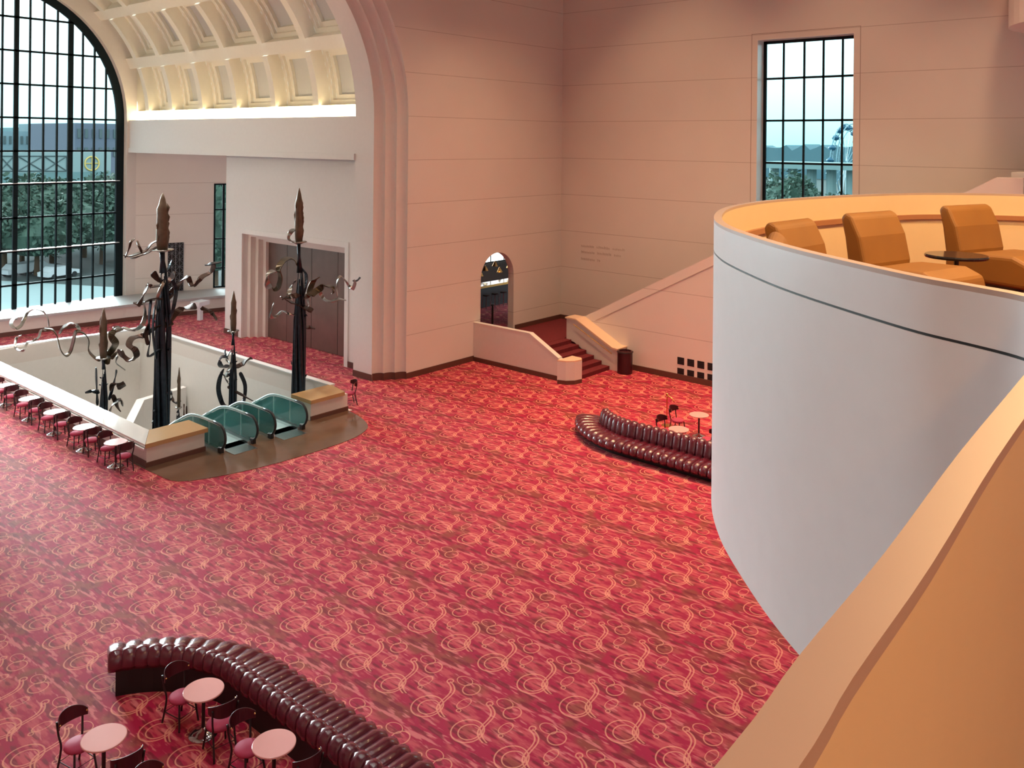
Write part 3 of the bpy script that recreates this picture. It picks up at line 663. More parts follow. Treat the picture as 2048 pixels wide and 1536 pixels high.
# ------------------------------------------------------------------ balcony (continuous parapet)
K = .289
nearr = [(-2.5, .40), (.0, .42), (.83, .43), (1.08, .444), (1.45, .455), (2.04, .487), (2.83, .515), (3.5, .545), (3.95, .60), (4.2, .70), (4.34, .82), (4.45, 1.03), (4.57, 1.29), (4.8, 1.63), (5.12, 2.06), (5.38, 2.37), (5.66, 2.66), (6.06, 3.04), (6.34, 3.27), (6.66, 3.49), (7.0, 3.68), (7.37, 3.86)]
farr = [(7.85, 4.06), (8.4, 4.22), (9.05, 4.32), (9.7, 4.34), (10.6, 4.24), (11.5, 4.04), (12.7, 3.55), (13.4, 2.6), (13.7, 1.4), (13.8, 0)]
outer = smooth_path([(a, b, 0) for a, b in nearr+farr], 4)
def offs(path, d):
    o = []
    for i, p in enumerate(path):
        a = path[max(0, i-1)]; b = path[min(len(path)-1, i+1)]; t = (b-a).normalized(); o.append(p+Vector((t.y, -t.x, 0))*d)
    return o
inner = offs(outer, .068)
def wallstrip(po, pi_, z0, z1):
    f = MB(); n = len(po); vs = []
    for p, q in zip(po, pi_): vs += [(p.x, p.y, z0), (p.x, p.y, z1), (q.x, q.y, z1), (q.x, q.y, z0)]
    f.add(vs, [(i*4+j, i*4+(j+1) % 4, (i+1)*4+(j+1) % 4, (i+1)*4+j) for i in range(n-1) for j in range(4)]+[(0, 1, 2, 3), (4*n-4, 4*n-3, 4*n-2, 4*n-1)])
    return f
bal = thing('balcony_parapet', 'curving white balcony front bulging out over the hall with orange lit inside', 'balcony')
M['balc'] = mat('balcony_white_paint', (.86, .86, .86), .38, spec=.35)
M['balin'] = mat('warm_lit_inner_paint', (.86, .68, .42), .5)  # orange lamplight on the inner face is put into its colour
M['capt'] = mat('balcony_cap_paint', (.54, .41, .34), .45)
o1 = wallstrip(outer, offs(outer, .03), 6.9, 9.07).build('fascia', M['balc'], bal, smooth=False)
wallstrip(offs(outer, .006), offs(outer, .03), 9.07, 9.085).build('shadow_joint', M['black'], bal)
wallstrip(outer, offs(outer, .034), 9.085, 9.325).build('upper_band', M['balc'], bal)
wallstrip(outer, inner, 9.325, 9.35).build('cap', M['capt'], bal)
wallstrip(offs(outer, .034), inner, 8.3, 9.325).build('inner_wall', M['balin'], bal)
ib = [i for i, p in enumerate(outer) if p.x > 4.6][0]
wallstrip(offs(outer, .069)[ib:], offs(outer, .115)[ib:], 9.00, 9.06).build('chair_rail', mat('brown_chair_rail', (.45, .20, .09), .4), bal)
for o_ in [o for o in bpy.data.objects if o.parent == bal]:
    for p in o_.data.polygons: p.use_smooth = True
    m_ = o_.modifiers.new('split', 'EDGE_SPLIT'); m_.split_angle = math.radians(40)
slab = [(p.x, p.y) for p in offs(outer, .03)]+[(13.8, -4), (-2.5, -4)]
f = MB(); f.prism(slab, 8.2, 8.35); structure(f, 'floor_balcony', M['stairc'])
f = MB(); f.prism(slab, 6.9, 7.0); structure(f, 'ceiling_under_balcony', M['plain'])
# upper balcony and stair pier at the right edge of the view
f = MB(); f.lathe([(3.0, 13.95), (3.0, 17.5)], (33.6, 3.62, 0), 48); structure(f, 'wall_upper_balcony', M['plain'])
pA = atX(2029, 344, 33.5)
f = MB(); f.box((33.0, pA.y-1.6, 8.0), (34.2, pA.y, pA.z)); structure(f, 'wall_pier', M['plain'])
# lounge chairs
def lounge(name, loc, rz, label, w=.84):
    t = thing(name, label, 'armchair', loc, rz, 'tan lounge chairs in the balcony')
    # faces local -Y
    f = MB(); h = w/2
    side = [(-.62, .10), (-.66, .22), (-.62, .38), (-.45, .45), (0, .44), (.22, .40), (.26, .12)]
    f.extr([(-h, a, b) for a, b in side], (w, 0, 0)); f.build('seat', M['tan'], t, bevel=.05)
    bk = [(.18, .08), (.14, .45), (.20, .72), (.30, .92), (.38, .96), (.43, .90), (.38, .70), (.34, .42), (.34, .08)]
    f = MB(); f.extr([(-h, a, b) for a, b in bk], (w, 0, 0)); f.build('backrest', M['tan'], t, bevel=.04)
    for a, c in ((-h+.08, -.5), (h-.08, -.5), (-h+.08, .25), (h-.08, .25)): MB().lathe([(.03, 0), (.035, .11)], (a, c, 0), 8).build('leg', M['cframe'], t)
    return t
lounge('lounge_chair', (11.25, 2.35, 8.35), math.radians(-20), 'tan lounge chair nearest the right edge of the view, behind the black table')
lounge('lounge_chair', (9.28, 2.78, 8.35), math.radians(-14), 'tan lounge chair in the middle with its rounded seat fully in view')
lounge('lounge_chair', (7.75, 2.95, 8.35), math.radians(-4), 'tan lounge chair half hidden behind the balcony rim', .78)
lounge('lounge_chair', (6.5, 2.5, 8.35), math.radians(22), 'tan lounge chair at the tip of the balcony showing only its rounded back', .74)
t = thing('side_table', 'small round black side table between two tan lounge chairs', 'table', (10.0, 2.45, 8.35))
MB().lathe([(0, .47), (.30, .47), (.31, .49), (.30, .505), (0, .505)], n=32).build('tabletop', M['btop'], t)
MB().lathe([(.025, .02), (.025, .47)], n=12).build('column', M['btop'], t); MB().lathe([(.2, 0), (.2, .015), (.03, .03)], n=24).build('base', M['btop'], t)
# ------------------------------------------------------------------ sofas
BKP = {True: [(-.10, .34), (-.06, .55), (.0, .78), (.05, .87), (.12, .87), (.17, .78), (.18, .60), (.18, .50)],
       False: [(-.08, .36), (-.06, .50), (-.02, .64), (.03, .71), (.10, .72), (.16, .66), (.18, .54), (.17, .46)]}
def sofa(label, mirror, n0, nlen, ang_end):
    t = thing('channel_sofa', label, 'sofa', (EC+.1, n0, 0))
    s = 1 if mirror else -1      # far sofa on +E side of the axis
    # frames along the path: back line offset 7.6.. front 7.0
    st_ = []; d = -nlen
    RBk = 2.3; step = .27
    k = 0
    while d < 0: st_.append((7.72, d, 0.0)); d += step
    a = 0.0
    while a < ang_end: st_.append((None, 0, a)); a += step/2.7
    seatf = MB(); backf = MB(); basef = MB()
    P = []
    for off, dd, a in st_:
        if off is not None: c = Vector((s*7.72, dd, 0)); outw = Vector((s, 0, 0)); tan = Vector((0, 1, 0))
        else:
            c = Vector((s*(7.72+RBk-RBk*math.cos(a)), RBk*math.sin(a), 0)); outw = Vector((s*math.cos(a), -math.sin(a), 0)); tan = Vector((s*math.sin(a), math.cos(a), 0))
        P.append((c, outw, tan, a))
    bl = []
    for i, (c, o, tn, a) in enumerate(P):
        w0 = .135; 
        def roll(mb, pts, rad):
            """padded channel: a squashed tube whose cross-section is wide along the sofa"""
            pts = [c+o*p[0]+Vector((0, 0, p[1])) for p in pts]; m = len(pts); vs = []
            fl = 1+ (.0)
            for j, p in enumerate(pts):
                aa = pts[max(0, j-1)]; bb = pts[min(m-1, j+1)]; tg = (bb-aa).normalized(); x = tn; y = tg.cross(x).normalized()
                rr = rad[j]
                # channels fan outwards where the path bends
                fan = 1+(p-c).dot(-o)/RBk*.9 if a > 0 else 1
                for q in range(10):
                    an = 2*PI*q/10; vs.append(p+x*math.cos(an)*w0*1.02*fan+y*math.sin(an)*rr)
            fs = [(j*10+q, j*10+(q+1) % 10, (j+1)*10+(q+1) % 10, (j+1)*10+q) for j in range(m-1) for q in range(10)]
            fs += [tuple(range(10))[::-1], tuple(range((m-1)*10, m*10))]; mb.add(vs, fs)
        # seat: from the back forwards, curling over the front edge  (o points away from the axis; seat lies towards -o)
        roll(seatf, [(-.05, .40), (-.35, .42), (-.66, .42), (-.80, .37), (-.84, .27), (-.82, .20)], [.07, .085, .085, .085, .075, .05])
        if not (mirror and i > len(P)-4): roll(backf, BKP[mirror], [.06, .085, .085, .085, .085, .07, .05, .04])
        bl.append((c, o))
    seatf.build('seat', M['leather'], t, smooth=True); backf.build('backrest', M['leather'], t, smooth=True)
    n_ = len(bl); vs = []
    for c, o in bl: vs += [c+o*(-.62), c+o*(-.62)+Vector((0, 0, .34)), c+o*.17+Vector((0, 0, .5)), c+o*.17]
    basef.add(vs, [(i*4+j, i*4+(j+1) % 4, (i+1)*4+(j+1) % 4, (i+1)*4+j) for i in range(n_-1) for j in range(4)]+[(0, 1, 2, 3), (4*n_-4, 4*n_-3, 4*n_-2, 4*n_-1)])
    basef.build('base', M['black'], t)
    return t
sofa('long burgundy channel-tufted sofa curling at its end beside the bistro tables in the foreground', False, 13.6, 5.0, math.radians(66))
sofa('long burgundy channel-tufted sofa running behind the white balcony on the far side of the hall', True, 15.5, 6.0, math.radians(62))
# ------------------------------------------------------------------ bistro tables & chairs
def bistro_table(loc, label, group):
    t = thing('bistro_table', label, 'table', loc, 0, group)
    MB().lathe([(0, .715), (.31, .715), (.33, .725), (.33, .745), (.32, .75), (0, .75)], n=40).build('tabletop', M['ctable'], t)
    MB().lathe([(.03, .05), (.03, .71)], n=14).build('column', M['cframe'], t)
    MB().lathe([(.24, 0), (.24, .012), (.16, .04), (.05, .09), (.03, .12)], n=28).build('base', M['chrome'], t, smooth=True)
    return t
def bistro_chair(loc, rz, label, group):
    t = thing('bistro_chair', label, 'chair', loc, rz, group)     # back at +Y
    MB().lathe([(0, .40), (.19, .40), (.21, .43), (.205, .46), (.17, .485), (0, .49)], n=28).build('seat', M['cseat'], t, smooth=True)
    for s in (-1, 1):
        MB().tube([(s*.15, -.14, .42), (s*.19, -.20, 0)], .017, 8).build('leg', M['cframe'], t)
        MB().tube(smooth_path([(s*.19, .26, 0), (s*.175, .17, .42), (s*.20, .20, .62), (s*.215, .23, .83)], 4), .017, 8).build('leg', M['cframe'], t, smooth=True)
    f = MB(); n = 14; vs = []
    for i in range(n+1):
        a = math.radians(-8+196*i/n) if False else math.radians(10+160*i/n); x = .235*math.cos(a); y = .08+.21*math.sin(a); nx, ny = math.cos(a), math.sin(a)
        hh = .055+.065*math.sin(PI*i/n)
        for dx, dz in ((0, -hh), (.014, -hh), (.014, hh), (0, hh)): vs.append((x+nx*dx, y+ny*dx, .80+dz))
    f.add(vs, [(i*4+j, i*4+(j+1) % 4, (i+1)*4+(j+1) % 4, (i+1)*4+j) for i in range(n) for j in range(4)]+[(0, 1, 2, 3), (4*n, 4*n+1, 4*n+2, 4*n+3)])
    f.build('backrest', M['cback'], t, smooth=False, bevel=.006)
    MB().tube([(-.17, -.17, .2), (.17, -.17, .2), (.18, .21, .2), (-.18, .21, .2)], .009, 6, closed=True).build('stretcher', M['cframe'], t)
    for s in (-1, 1): MB().lathe([(0, -.016), (.014, -.01), (.018, 0), (.014, .01), (0, .016)], (s*.225, .12, .82), 8).build('brass_stud', M['brass'], t)
    return t
tab0 = bistro_table((7.77, 13.43, 0), 'round pink bistro table closest to the curled end of the near sofa', 'bistro tables by the near sofa')
ch0 = bistro_chair((7.68, 13.98, 0), math.radians(8), 'maroon bistro chair behind the table closest to the sofa end', 'bistro chairs by the near sofa')
def ptab(loc, label, group):
    c = copy_tree(tab0); c.location = loc; c['label'] = label; c['group'] = group; return c
def pch(loc, rz, label, group):
    c = copy_tree(ch0); c.location = loc; c.rotation_euler.z = math.radians(rz); c['label'] = label; c['group'] = group; return c
G1, G2 = 'bistro tables by the near sofa', 'bistro chairs by the near sofa'
ptab((6.14, 13.5, 0), 'round pink bistro table at the lower left corner', G1)
ptab((7.8, 11.43, 0), 'round pink bistro table at the bottom edge beside the sofa back', G1)
pch((7.74, 12.88, 0), 172, 'maroon bistro chair in front of the table closest to the sofa end', G2)
pch((6.0, 14.08, 0), 10, 'maroon bistro chair behind the lower left table', G2)
pch((6.15, 12.88, 0), 178, 'maroon bistro chair in front of the lower left table', G2)
pch((7.72, 12.02, 0), 5, 'maroon bistro chair behind the bottom edge table beside the sofa', G2)
pch((7.9, 10.85, 0), 176, 'maroon bistro chair in front of the bottom edge table', G2)
pch((6.15, 12.0, 0), 0, 'maroon bistro chair cut by the bottom edge, only its back top in view', G2)
nm5 = ['nearest the parapet corner', 'second from the parapet corner', 'third from the parapet corner', 'fourth from the parapet corner', 'fifth from the corner']
for i, (e, n_) in enumerate(((12.28, 26.4), (12.24, 28.5), (12.24, 30.8), (12.26, 33.0), (12.3, 35.4))):
    ptab((e, n_, 0), 'round white-topped bistro table along the well parapet, '+nm5[i], 'bistro tables along the well')
    pch((e-.02, n_+.50, 0), 4, 'dark bistro chair behind the parapet table '+nm5[i], 'bistro chairs along the well')
    pch((e+.02, n_-.50, 0), 176, 'dark bistro chair before the parapet table '+nm5[i], 'bistro chairs along the well')
pch((20.98, 26.1, 0), 250, 'dark bistro chair peeping out beyond the far end block of the parapet', 'bistro chairs across the well')
ptab((24.95, 14.3, 0), 'coral bistro table just behind the far sofa back', 'bistro tables behind the far sofa')
ptab((26.75, 14.55, 0), 'coral bistro table farther behind the far sofa, near the white balcony', 'bistro tables behind the far sofa')
pch((25.3, 15.0, 0), 350, 'dark bistro chair left of the table just behind the far sofa', 'bistro chairs behind the far sofa')
pch((25.5, 13.55, 0), 190, 'dark bistro chair right of the table just behind the far sofa', 'bistro chairs behind the far sofa')
pch((26.55, 15.25, 0), 0, 'dark bistro chair with tall back beside the brass stand', 'bistro chairs behind the far sofa')
pch((26.9, 13.85, 0), 180, 'dark bistro chair right of the farther coral table, half behind the balcony', 'bistro chairs behind the far sofa')
s = thing('brass_stand', 'slim brass floor stand with round base beside the far bistro tables', 'stand', (27.0, 15.95, 0))
MB().lathe([(.19, 0), (.19, .02), (.06, .05), (.02, .07)], n=24).build('base', M['brass'], s)
MB().tube([(0, 0, .05), (0, 0, 1.02)], .018, 8).build('pole', M['brass'], s)
f = MB(); f.tube(smooth_path([(0, 0, 1.0), (.0, -.05, 1.06), (.0, -.22, .98), (0, -.3, .92)], 4), .022, 8); f.build('arm', M['brass'], s)
MB().lathe([(0, -.05), (.045, -.02), (.045, .02), (0, .05)], (0, 0, 1.1), 12).build('finial', M['brass'], s)
# white box on the aisle ledge
q = atz(400, 640, 0)
wb_ = thing('white_stand', 'white square-topped stand on the red carpet before the aisle ledge', 'stand', (q.x, q.y, 0), math.radians(20))
MB().box((-.42, -.3, .82), (.42, .3, 1.05)).build('top', M['white'], wb_); MB().box((-.12, -.1, 0), (.12, .1, .82)).build('column', M['white'], wb_)
# ------------------------------------------------------------------ candle tree sculptures
def sculpt(label, name, pl, spire, col, parts, extra=None):
    """pl: plane distance N.  All outlines are turned into metres round the sculpture's own axis."""
    ax = atY(col[0], 700, pl)
    t = thing(name, label, 'sculpture', (ax.x, ax.y, -6))
    def Lp(x, y, dn=0):
        # local point at distance plane pl, pushed towards/away in depth
        p = atY(x, y, pl+dn); return Vector((p.x-ax.x, p.y-ax.y, p.z+6))
    ppm = FPX/((ax-CAM).dot(fw))
    # spire
    x, y0, y1, w = spire; zt = Lp(x, y0).z; zb = Lp(x, y1).z; c = Lp(x, (y0+y1)/2); r = w/2/ppm; H = zt-zb
    pr = [(r*.85, 0), (r*1.0, H*.18), (r*.95, H*.4), (r*.88, H*.62), (r*.95, H*.72), (r*.62, H*.80), (r*.42, H*.9), (.015, H)]
    f = MB(); f.lathe(pr, (c.x, c.y, zb), 10)
    f.build('spire', M['spire'], t, smooth=True)
    f = MB()
    rnd = random.Random(int(x))
    for k in range(9):
        a = rnd.random()*6.28; hh = rnd.uniform(.15, .8); L_ = H*rnd.uniform(.12, .3); rr = r*.92
        f.tube([(c.x+rr*math.cos(a), c.y+rr*math.sin(a), zb+H*hh-L_/2), (c.x+rr*1.1*math.cos(a+.1), c.y+rr*1.1*math.sin(a+.1), zb+H*hh), (c.x+rr*.8*math.cos(a), c.y+rr*.8*math.sin(a), zb+H*hh+L_/2)], [r*.08, r*.18, r*.04], 5)
    f.build('spire_flake', M['spire'], t, smooth=True)
    f = MB(); f.lathe([(r*.3, -.10), (r*1.2, -.03), (r*1.9, .0), (r*1.8, .03), (r*.9, .02)], (c.x, c.y, zb), 20); f.build('drip_dish', M['steel'], t, smooth=True)
    # neck and column of bundled bars
    xb, yb_, wc = col[:3]; rc = wc/2/ppm
    neck = Lp(xb, col[3]) if len(col) > 3 else Lp(xb, y1+40)
    f = MB(); f.tube([(c.x, c.y, zb-.02), (c.x*.6, c.y*.6, (zb+neck.z)/2), (0, 0, neck.z)], [r*.45, r*.38, rc*.6], 10); f.build('neck', M['dsteel'], t, smooth=True)
    nb_r = 8
    for k in range(nb_r):
        a = 2*PI*k/nb_r+.3; rr = rc*.72; f = MB()
        pts = []
        for q in range(13):
            u_ = q/12; ztp = neck.z*(1-.012*((k*5) % 7)+.012); z = ztp*(1-u_); sw_ = .10*math.sin(5*u_+k)*rc*2
            fl = (.35+.65*min(1, q/2))*(1+.5*u_); pts.append(((rr*fl)*math.cos(a+.5*u_)+sw_, (rr*fl)*math.sin(a+.5*u_), z))
        f.tube(pts, [rc*(.20+.12*(k % 3))*min(1, .3+q_*.45) for q_ in range(13)], 7); f.build('bundled_bar', M['dsteel'] if k % 4 != 5 else M['bronze'], t, smooth=True)
    # scales and thorns on the column
    f = MB()
    for k in range(16):
        f = MB(); z = neck.z*(.45+.52*rnd.random()); a = rnd.random()*6.28; rr = rc*.95
        b_ = Vector((rr*math.cos(a), rr*math.sin(a), z)); f.tube([b_, b_+Vector((math.cos(a)*rc*.35, math.sin(a)*rc*.35, rc*.3)), b_+Vector((math.cos(a)*rc*.55, math.sin(a)*rc*.55, rc*rnd.uniform(-.2, .9)))], [rc*.24, rc*.15, .006], 5)
        f.build('thorn', M['dsteel'], t, smooth=True)
    for i, (mk, w, pts) in enumerate(parts):
        n_ = len(pts); P_ = []
        for j, pt in enumerate(pts):
            dn = pt[2] if len(pt) > 2 else .45*math.sin(j*1.1+i*1.7)*min(1, j/2)
            P_.append(Lp(pt[0], pt[1], dn))
        P_ = smooth_path(P_, 5)
        tw = lambda u_, i=i: (math.cos(AZ+.9*math.sin(3*u_+i)), math.sin(AZ+.9*math.sin(3*u_+i)), .25*math.sin(4*u_+i))
        MB().ribbon(P_, w/ppm*1.5, .035, tw).build('ribbon', M[mk], t, smooth=False)
    return t, Lp, ppm, ax
B_, S_, Z_, D_ = 'brown', 'steel', 'bronze', 'dsteel'
sculpt('tallest dark candle tree sculpture with tangled brown ribbons at the left of the well', 'candle_tree_sculpture', 31, (325, 386, 500, 24), (325, 700, 26, 545), [
 (B_, 5, [(320, 480), (304, 487), (292, 500), (276, 507), (258, 513), (248, 511)]), (B_, 4, [(320, 492), (303, 500), (290, 508), (272, 515), (262, 517)]), (B_, 3, [(250, 515), (258, 498), (262, 484), (268, 478)]), (B_, 3, [(284, 505), (278, 492), (274, 482)]),
 (B_, 9, [(330, 600), (344, 585), (354, 572), (364, 560), (376, 553)]), (B_, 7, [(376, 553), (381, 566), (386, 572), (396, 563), (405, 553), (418, 546), (425, 538), (428, 528)]), (D_, 7, [(411, 530), (425, 527), (441, 524)]),
 (B_, 6, [(325, 570), (304, 573), (296, 570), (290, 585), (283, 600), (276, 612)]), (B_, 10, [(270, 608), (287, 605), (304, 600), (322, 597)]), (S_, 6, [(288, 605), (290, 630), (284, 650), (266, 661), (246, 655), (228, 659)]),
 (B_, 8, [(345, 645), (325, 652), (303, 660), (287, 671), (265, 676), (258, 690), (270, 700), (273, 714), (259, 721), (246, 711), (236, 703)]), (B_, 9, [(338, 642), (352, 625), (368, 616), (382, 613), (392, 612)]), (B_, 6, [(402, 616), (416, 620), (426, 628), (434, 640)]),
 (D_, 4, [(310, 610), (306, 650), (308, 690), (314, 730), (320, 765)]), (D_, 5, [(302, 600), (298, 640), (300, 680), (296, 712), (310, 706), (322, 698)]), (B_, 5, [(300, 640), (292, 665), (296, 690)]), (D_, 5, [(344, 560), (352, 580), (348, 610), (340, 640)]), (S_, 4, [(330, 560), (318, 585), (312, 610), (318, 640)]),
 (B_, 10, [(305, 545), (320, 560), (340, 560), (350, 545)]), (D_, 5, [(345, 520), (335, 540), (322, 548)])])
sculpt('slender candle tree sculpture with looping silver ribbons behind the right end block', 'candle_tree_sculpture', 27.9, (598, 376, 484, 17), (598, 700, 22, 545), [
 (Z_, 8, [(596, 532), (590, 521), (578, 516), (565, 523), (557, 538), (561, 556), (556, 574), (547, 578), (539, 566)]), (S_, 8, [(562, 550), (548, 542), (538, 548), (533, 562), (539, 577)]), (S_, 6, [(588, 485), (578, 478), (580, 466), (588, 458)]),
 (Z_, 8, [(606, 600), (616, 590), (621, 575), (628, 560), (636, 556)]), (Z_, 9, [(622, 590), (636, 580), (650, 571), (664, 575), (666, 587)]), (S_, 6, [(640, 585), (648, 598), (662, 603), (678, 598), (690, 600)]), (S_, 5, [(676, 592), (673, 572), (680, 553), (690, 560), (698, 572), (705, 578), (710, 566), (708, 560)]), (D_, 3, [(706, 562), (714, 561), (720, 555)]),
 (B_, 13, [(566, 596), (580, 604), (600, 610), (625, 622)]), (B_, 8, [(600, 590), (585, 593), (567, 598)]), (S_, 4, [(590, 630), (578, 628), (566, 622), (553, 632), (545, 636), (541, 628), (548, 606)]), (B_, 6, [(608, 656), (618, 654), (628, 656)]),
 (S_, 6, [(592, 560), (582, 575), (578, 590), (586, 600)]), (D_, 5, [(602, 535), (612, 550), (611, 575), (604, 600)]), (S_, 5, [(615, 600), (618, 612), (610, 620)])])
sculpt('small candle tree with long silver ribbons curling out over the left of the well', 'candle_tree_sculpture', 32.0, (207, 616, 716, 15), (208, 700, 13, 738), [
 (Z_, 6, [(200, 722), (188, 714), (177, 700), (177, 680), (168, 667), (152, 664), (146, 685), (140, 704), (130, 711), (120, 698), (114, 672), (104, 660), (92, 657)]), (S_, 4, [(119, 668), (126, 655), (141, 647), (152, 650), (160, 660)]),
 (S_, 4, [(97, 652), (95, 636), (86, 623), (71, 618), (56, 625), (48, 640), (41, 652), (30, 657), (22, 648), (26, 639), (33, 636)]), (S_, 3, [(92, 660), (82, 660), (77, 674), (66, 682), (55, 685), (49, 698), (40, 702), (31, 694), (33, 676), (42, 671)]),
 (Z_, 9, [(212, 728), (216, 712), (225, 698), (231, 686), (222, 672), (229, 660), (243, 656)]), (Z_, 5, [(222, 718), (232, 706), (243, 702), (252, 714), (266, 719), (273, 705)]), (S_, 3, [(235, 712), (232, 725), (242, 734), (250, 740)]),
 (D_, 4, [(192, 735), (193, 770), (195, 810)]), (D_, 4, [(233, 740), (228, 765), (218, 800)]), (B_, 11, [(222, 780), (228, 768), (240, 768), (244, 776)]), (D_, 6, [(172, 786), (184, 782), (198, 784)]), (B_, 6, [(225, 790), (234, 810), (240, 822)]), (S_, 5, [(216, 835), (225, 810), (240, 800), (246, 812)])])
sculpt('small thorny candle tree in the middle of the well behind the escalators', 'candle_tree_sculpture', 30.3, (467, 582, 662, 12), (466, 700, 13, 690), [
 (S_, 4, [(463, 700), (456, 710), (453, 720), (462, 728), (456, 742), (450, 755), (456, 765)]), (B_, 8, [(470, 735), (484, 728), (496, 720), (504, 716)]), (D_, 6, [(452, 712), (443, 716), (439, 726), (446, 735), (456, 730)]),
 (D_, 6, [(448, 738), (440, 755), (437, 780), (444, 806), (452, 814)]), (D_, 5, [(480, 745), (490, 770), (488, 800), (478, 815)]), (B_, 5, [(456, 772), (470, 782), (488, 792), (506, 802)]), (D_, 3, [(450, 700), (451, 712), (456, 718)]), (D_, 6, [(442, 745), (450, 752), (462, 748)])])
sculpt('thin pale spire sculpture standing low in the well beside the tallest tree', 'candle_tree_sculpture', 33.5, (358, 735, 815, 7), (357, 800, 11, 825), [(D_, 5, [(345, 800), (352, 806), (360, 802)]), (B_, 4, [(340, 780), (344, 790), (346, 802)]), (B_, 2, [(368, 808), (368, 830), (367, 850)]), (B_, 2, [(373, 812), (373, 832), (372, 850)])])
# ------------------------------------------------------------------ outside
GZ = -7.0
f = MB(); f.box((-300, 52, GZ-.2), (700, 700, GZ)); f.box((40, -300, GZ-.2), (700, 52, GZ)); tag(f.build('street_ground', M['asph']), 'grey road and paving outside below the windows', 'ground')
def tree(x, y, z, r, h, label, group):
    t = thing('tree', label, 'tree', (x, y, z), random.random()*6, group)
    rnd = random.Random(int(x*7+y)); f = MB(); n = 2600
    for i in range(n):
        a, b_ = rnd.random()*6.28, math.acos(rnd.uniform(-.7, 1)); q_ = rnd.uniform(.75, 1.0)*(1+.2*math.sin(3*a+b_*2))
        p = Vector((r*q_*math.sin(b_)*math.cos(a), r*q_*math.sin(b_)*math.sin(a), h*.62+h*.40*q_*math.cos(b_))); s_ = r*.07*rnd.uniform(.6, 1.3)
        d1 = Vector((rnd.uniform(-1, 1), rnd.uniform(-1, 1), rnd.uniform(-1, 1))).normalized(); d2 = d1.cross(Vector((rnd.uniform(-1, 1), rnd.uniform(-1, 1), rnd.uniform(-1, 1)))).normalized()
        f.quad(p-d1*s_, p-d2*s_*.6, p+d1*s_, p+d2*s_*.6)
    f.lathe([(r*.3, h*.3), (r*.78, h*.45), (r*.85, h*.62), (r*.6, h*.86), (r*.1, h*.97)], n=12)
    f.build('crown', M['leaf'], t); MB().tube([(0, 0, 0), (0, 0, h*.5)], [.35, .22], 8).build('trunk', M['bark'], t)
G = 'trees beyond the great window'
TL = ['leafy tree just outside the left edge of the frame', 'lower tree at the left edge of the frame', 'tall tree behind the left thick mullion', 'lowest tree near the middle', 'tall tree just left of the right thick mullion', 'front tree at the right thick mullion', 'tall tree just right of the right thick mullion', 'front tree in the right bay', 'tall tree at the right frame of the window', 'rearmost right tree partly hidden by the window jamb']
k = 0
for px, d, r, h in ((-40, 85, 5, 11.5), (10, 78, 4.5, 10.5), (45, 88, 5, 12.5), (75, 74, 4.5, 9.8), (105, 84, 5, 12), (140, 76, 4.5, 10.6), (170, 86, 5, 12), (205, 78, 4.6, 10.5), (235, 88, 5, 12.5), (262, 80, 5, 11.5)):
    d += 40; r *= 1.3; h -= 1.3; p = atY(px, 400, d); k += 1; tree(p.x, p.y, GZ, r, h, TL[k-1]+' seen through the great window', G)
for px, d, r, h in ((432, 75, 3.6, 15.5), (450, 80, 4, 15)):
    p = atY(px, 400, d); tree(p.x, p.y, GZ, r, h, ('left' if px < 440 else 'right')+'-hand leafy tree seen through the narrow slot window', 'trees beyond the slot window')
def facade(name, p0, p1, z0, z1, depth, m): # box between two plan points
    a, b = Vector((p0.x, p0.y, 0)), Vector((p1.x, p1.y, 0)); d = (b-a).normalized(); n_ = Vector((-d.y, d.x, 0))*depth
    f = MB(); f.extr([(a.x, a.y, z0), (b.x, b.y, z0), (b.x, b.y, z1), (a.x, a.y, z1)], n_); return f, a, b, d
# pale building with lattice parapet
t = thing('civic_building', 'pale building with cross-braced parapet panels and round gold emblem beyond the window', 'building')
pL = atY(-30, 300, 160); pR = atY(222, 300, 160); zt_b = atY(100, 304, 160).z; zb_b = atY(100, 345, 160).z
f, a, b, d = facade('w', pL, pR, zb_b, zt_b, 12, M['conc']); f.build('parapet', M['conc'], t)
f, *_ = facade('w', pL, pR, GZ, zb_b, 11, M['conc']); f.build('wall', mat('shaded_glass_front', (.12, .22, .23), .3), t)
f = MB()
def fp(px, py): p = atY(px, py, 159.9); return Vector((p.x, p.y, p.z))
for xa, xb in ((0, 28), (36, 86), (88, 134)):
    ya_, yb__ = 312, 342
    for s_, e_ in (((xa, ya_), (xb, ya_)), ((xb, ya_), (xb, yb__)), ((xb, yb__), (xa, yb__)), ((xa, yb__), (xa, ya_)), ((xa, ya_), (xb, yb__)), ((xa, yb__), (xb, ya_))): f.tube([fp(*s_), fp(*e_)], .10, 4)
f.build('lattice', M['lineg'], t)
f = MB(); c_ = fp(184, 327); f.tube([c_+Vector((1.25*math.cos(2*PI*i/24), 0, 1.25*math.sin(2*PI*i/24))) for i in range(24)], .14, 6, closed=True); f.tube([c_-Vector((1.2, 0, 0)), c_+Vector((1.2, 0, 0))], .1, 4); f.tube([c_-Vector((0, 0, 1.2)), c_+Vector((0, 0, 1.2))], .1, 4); f.build('emblem', M['gold'], t)
bi = 0
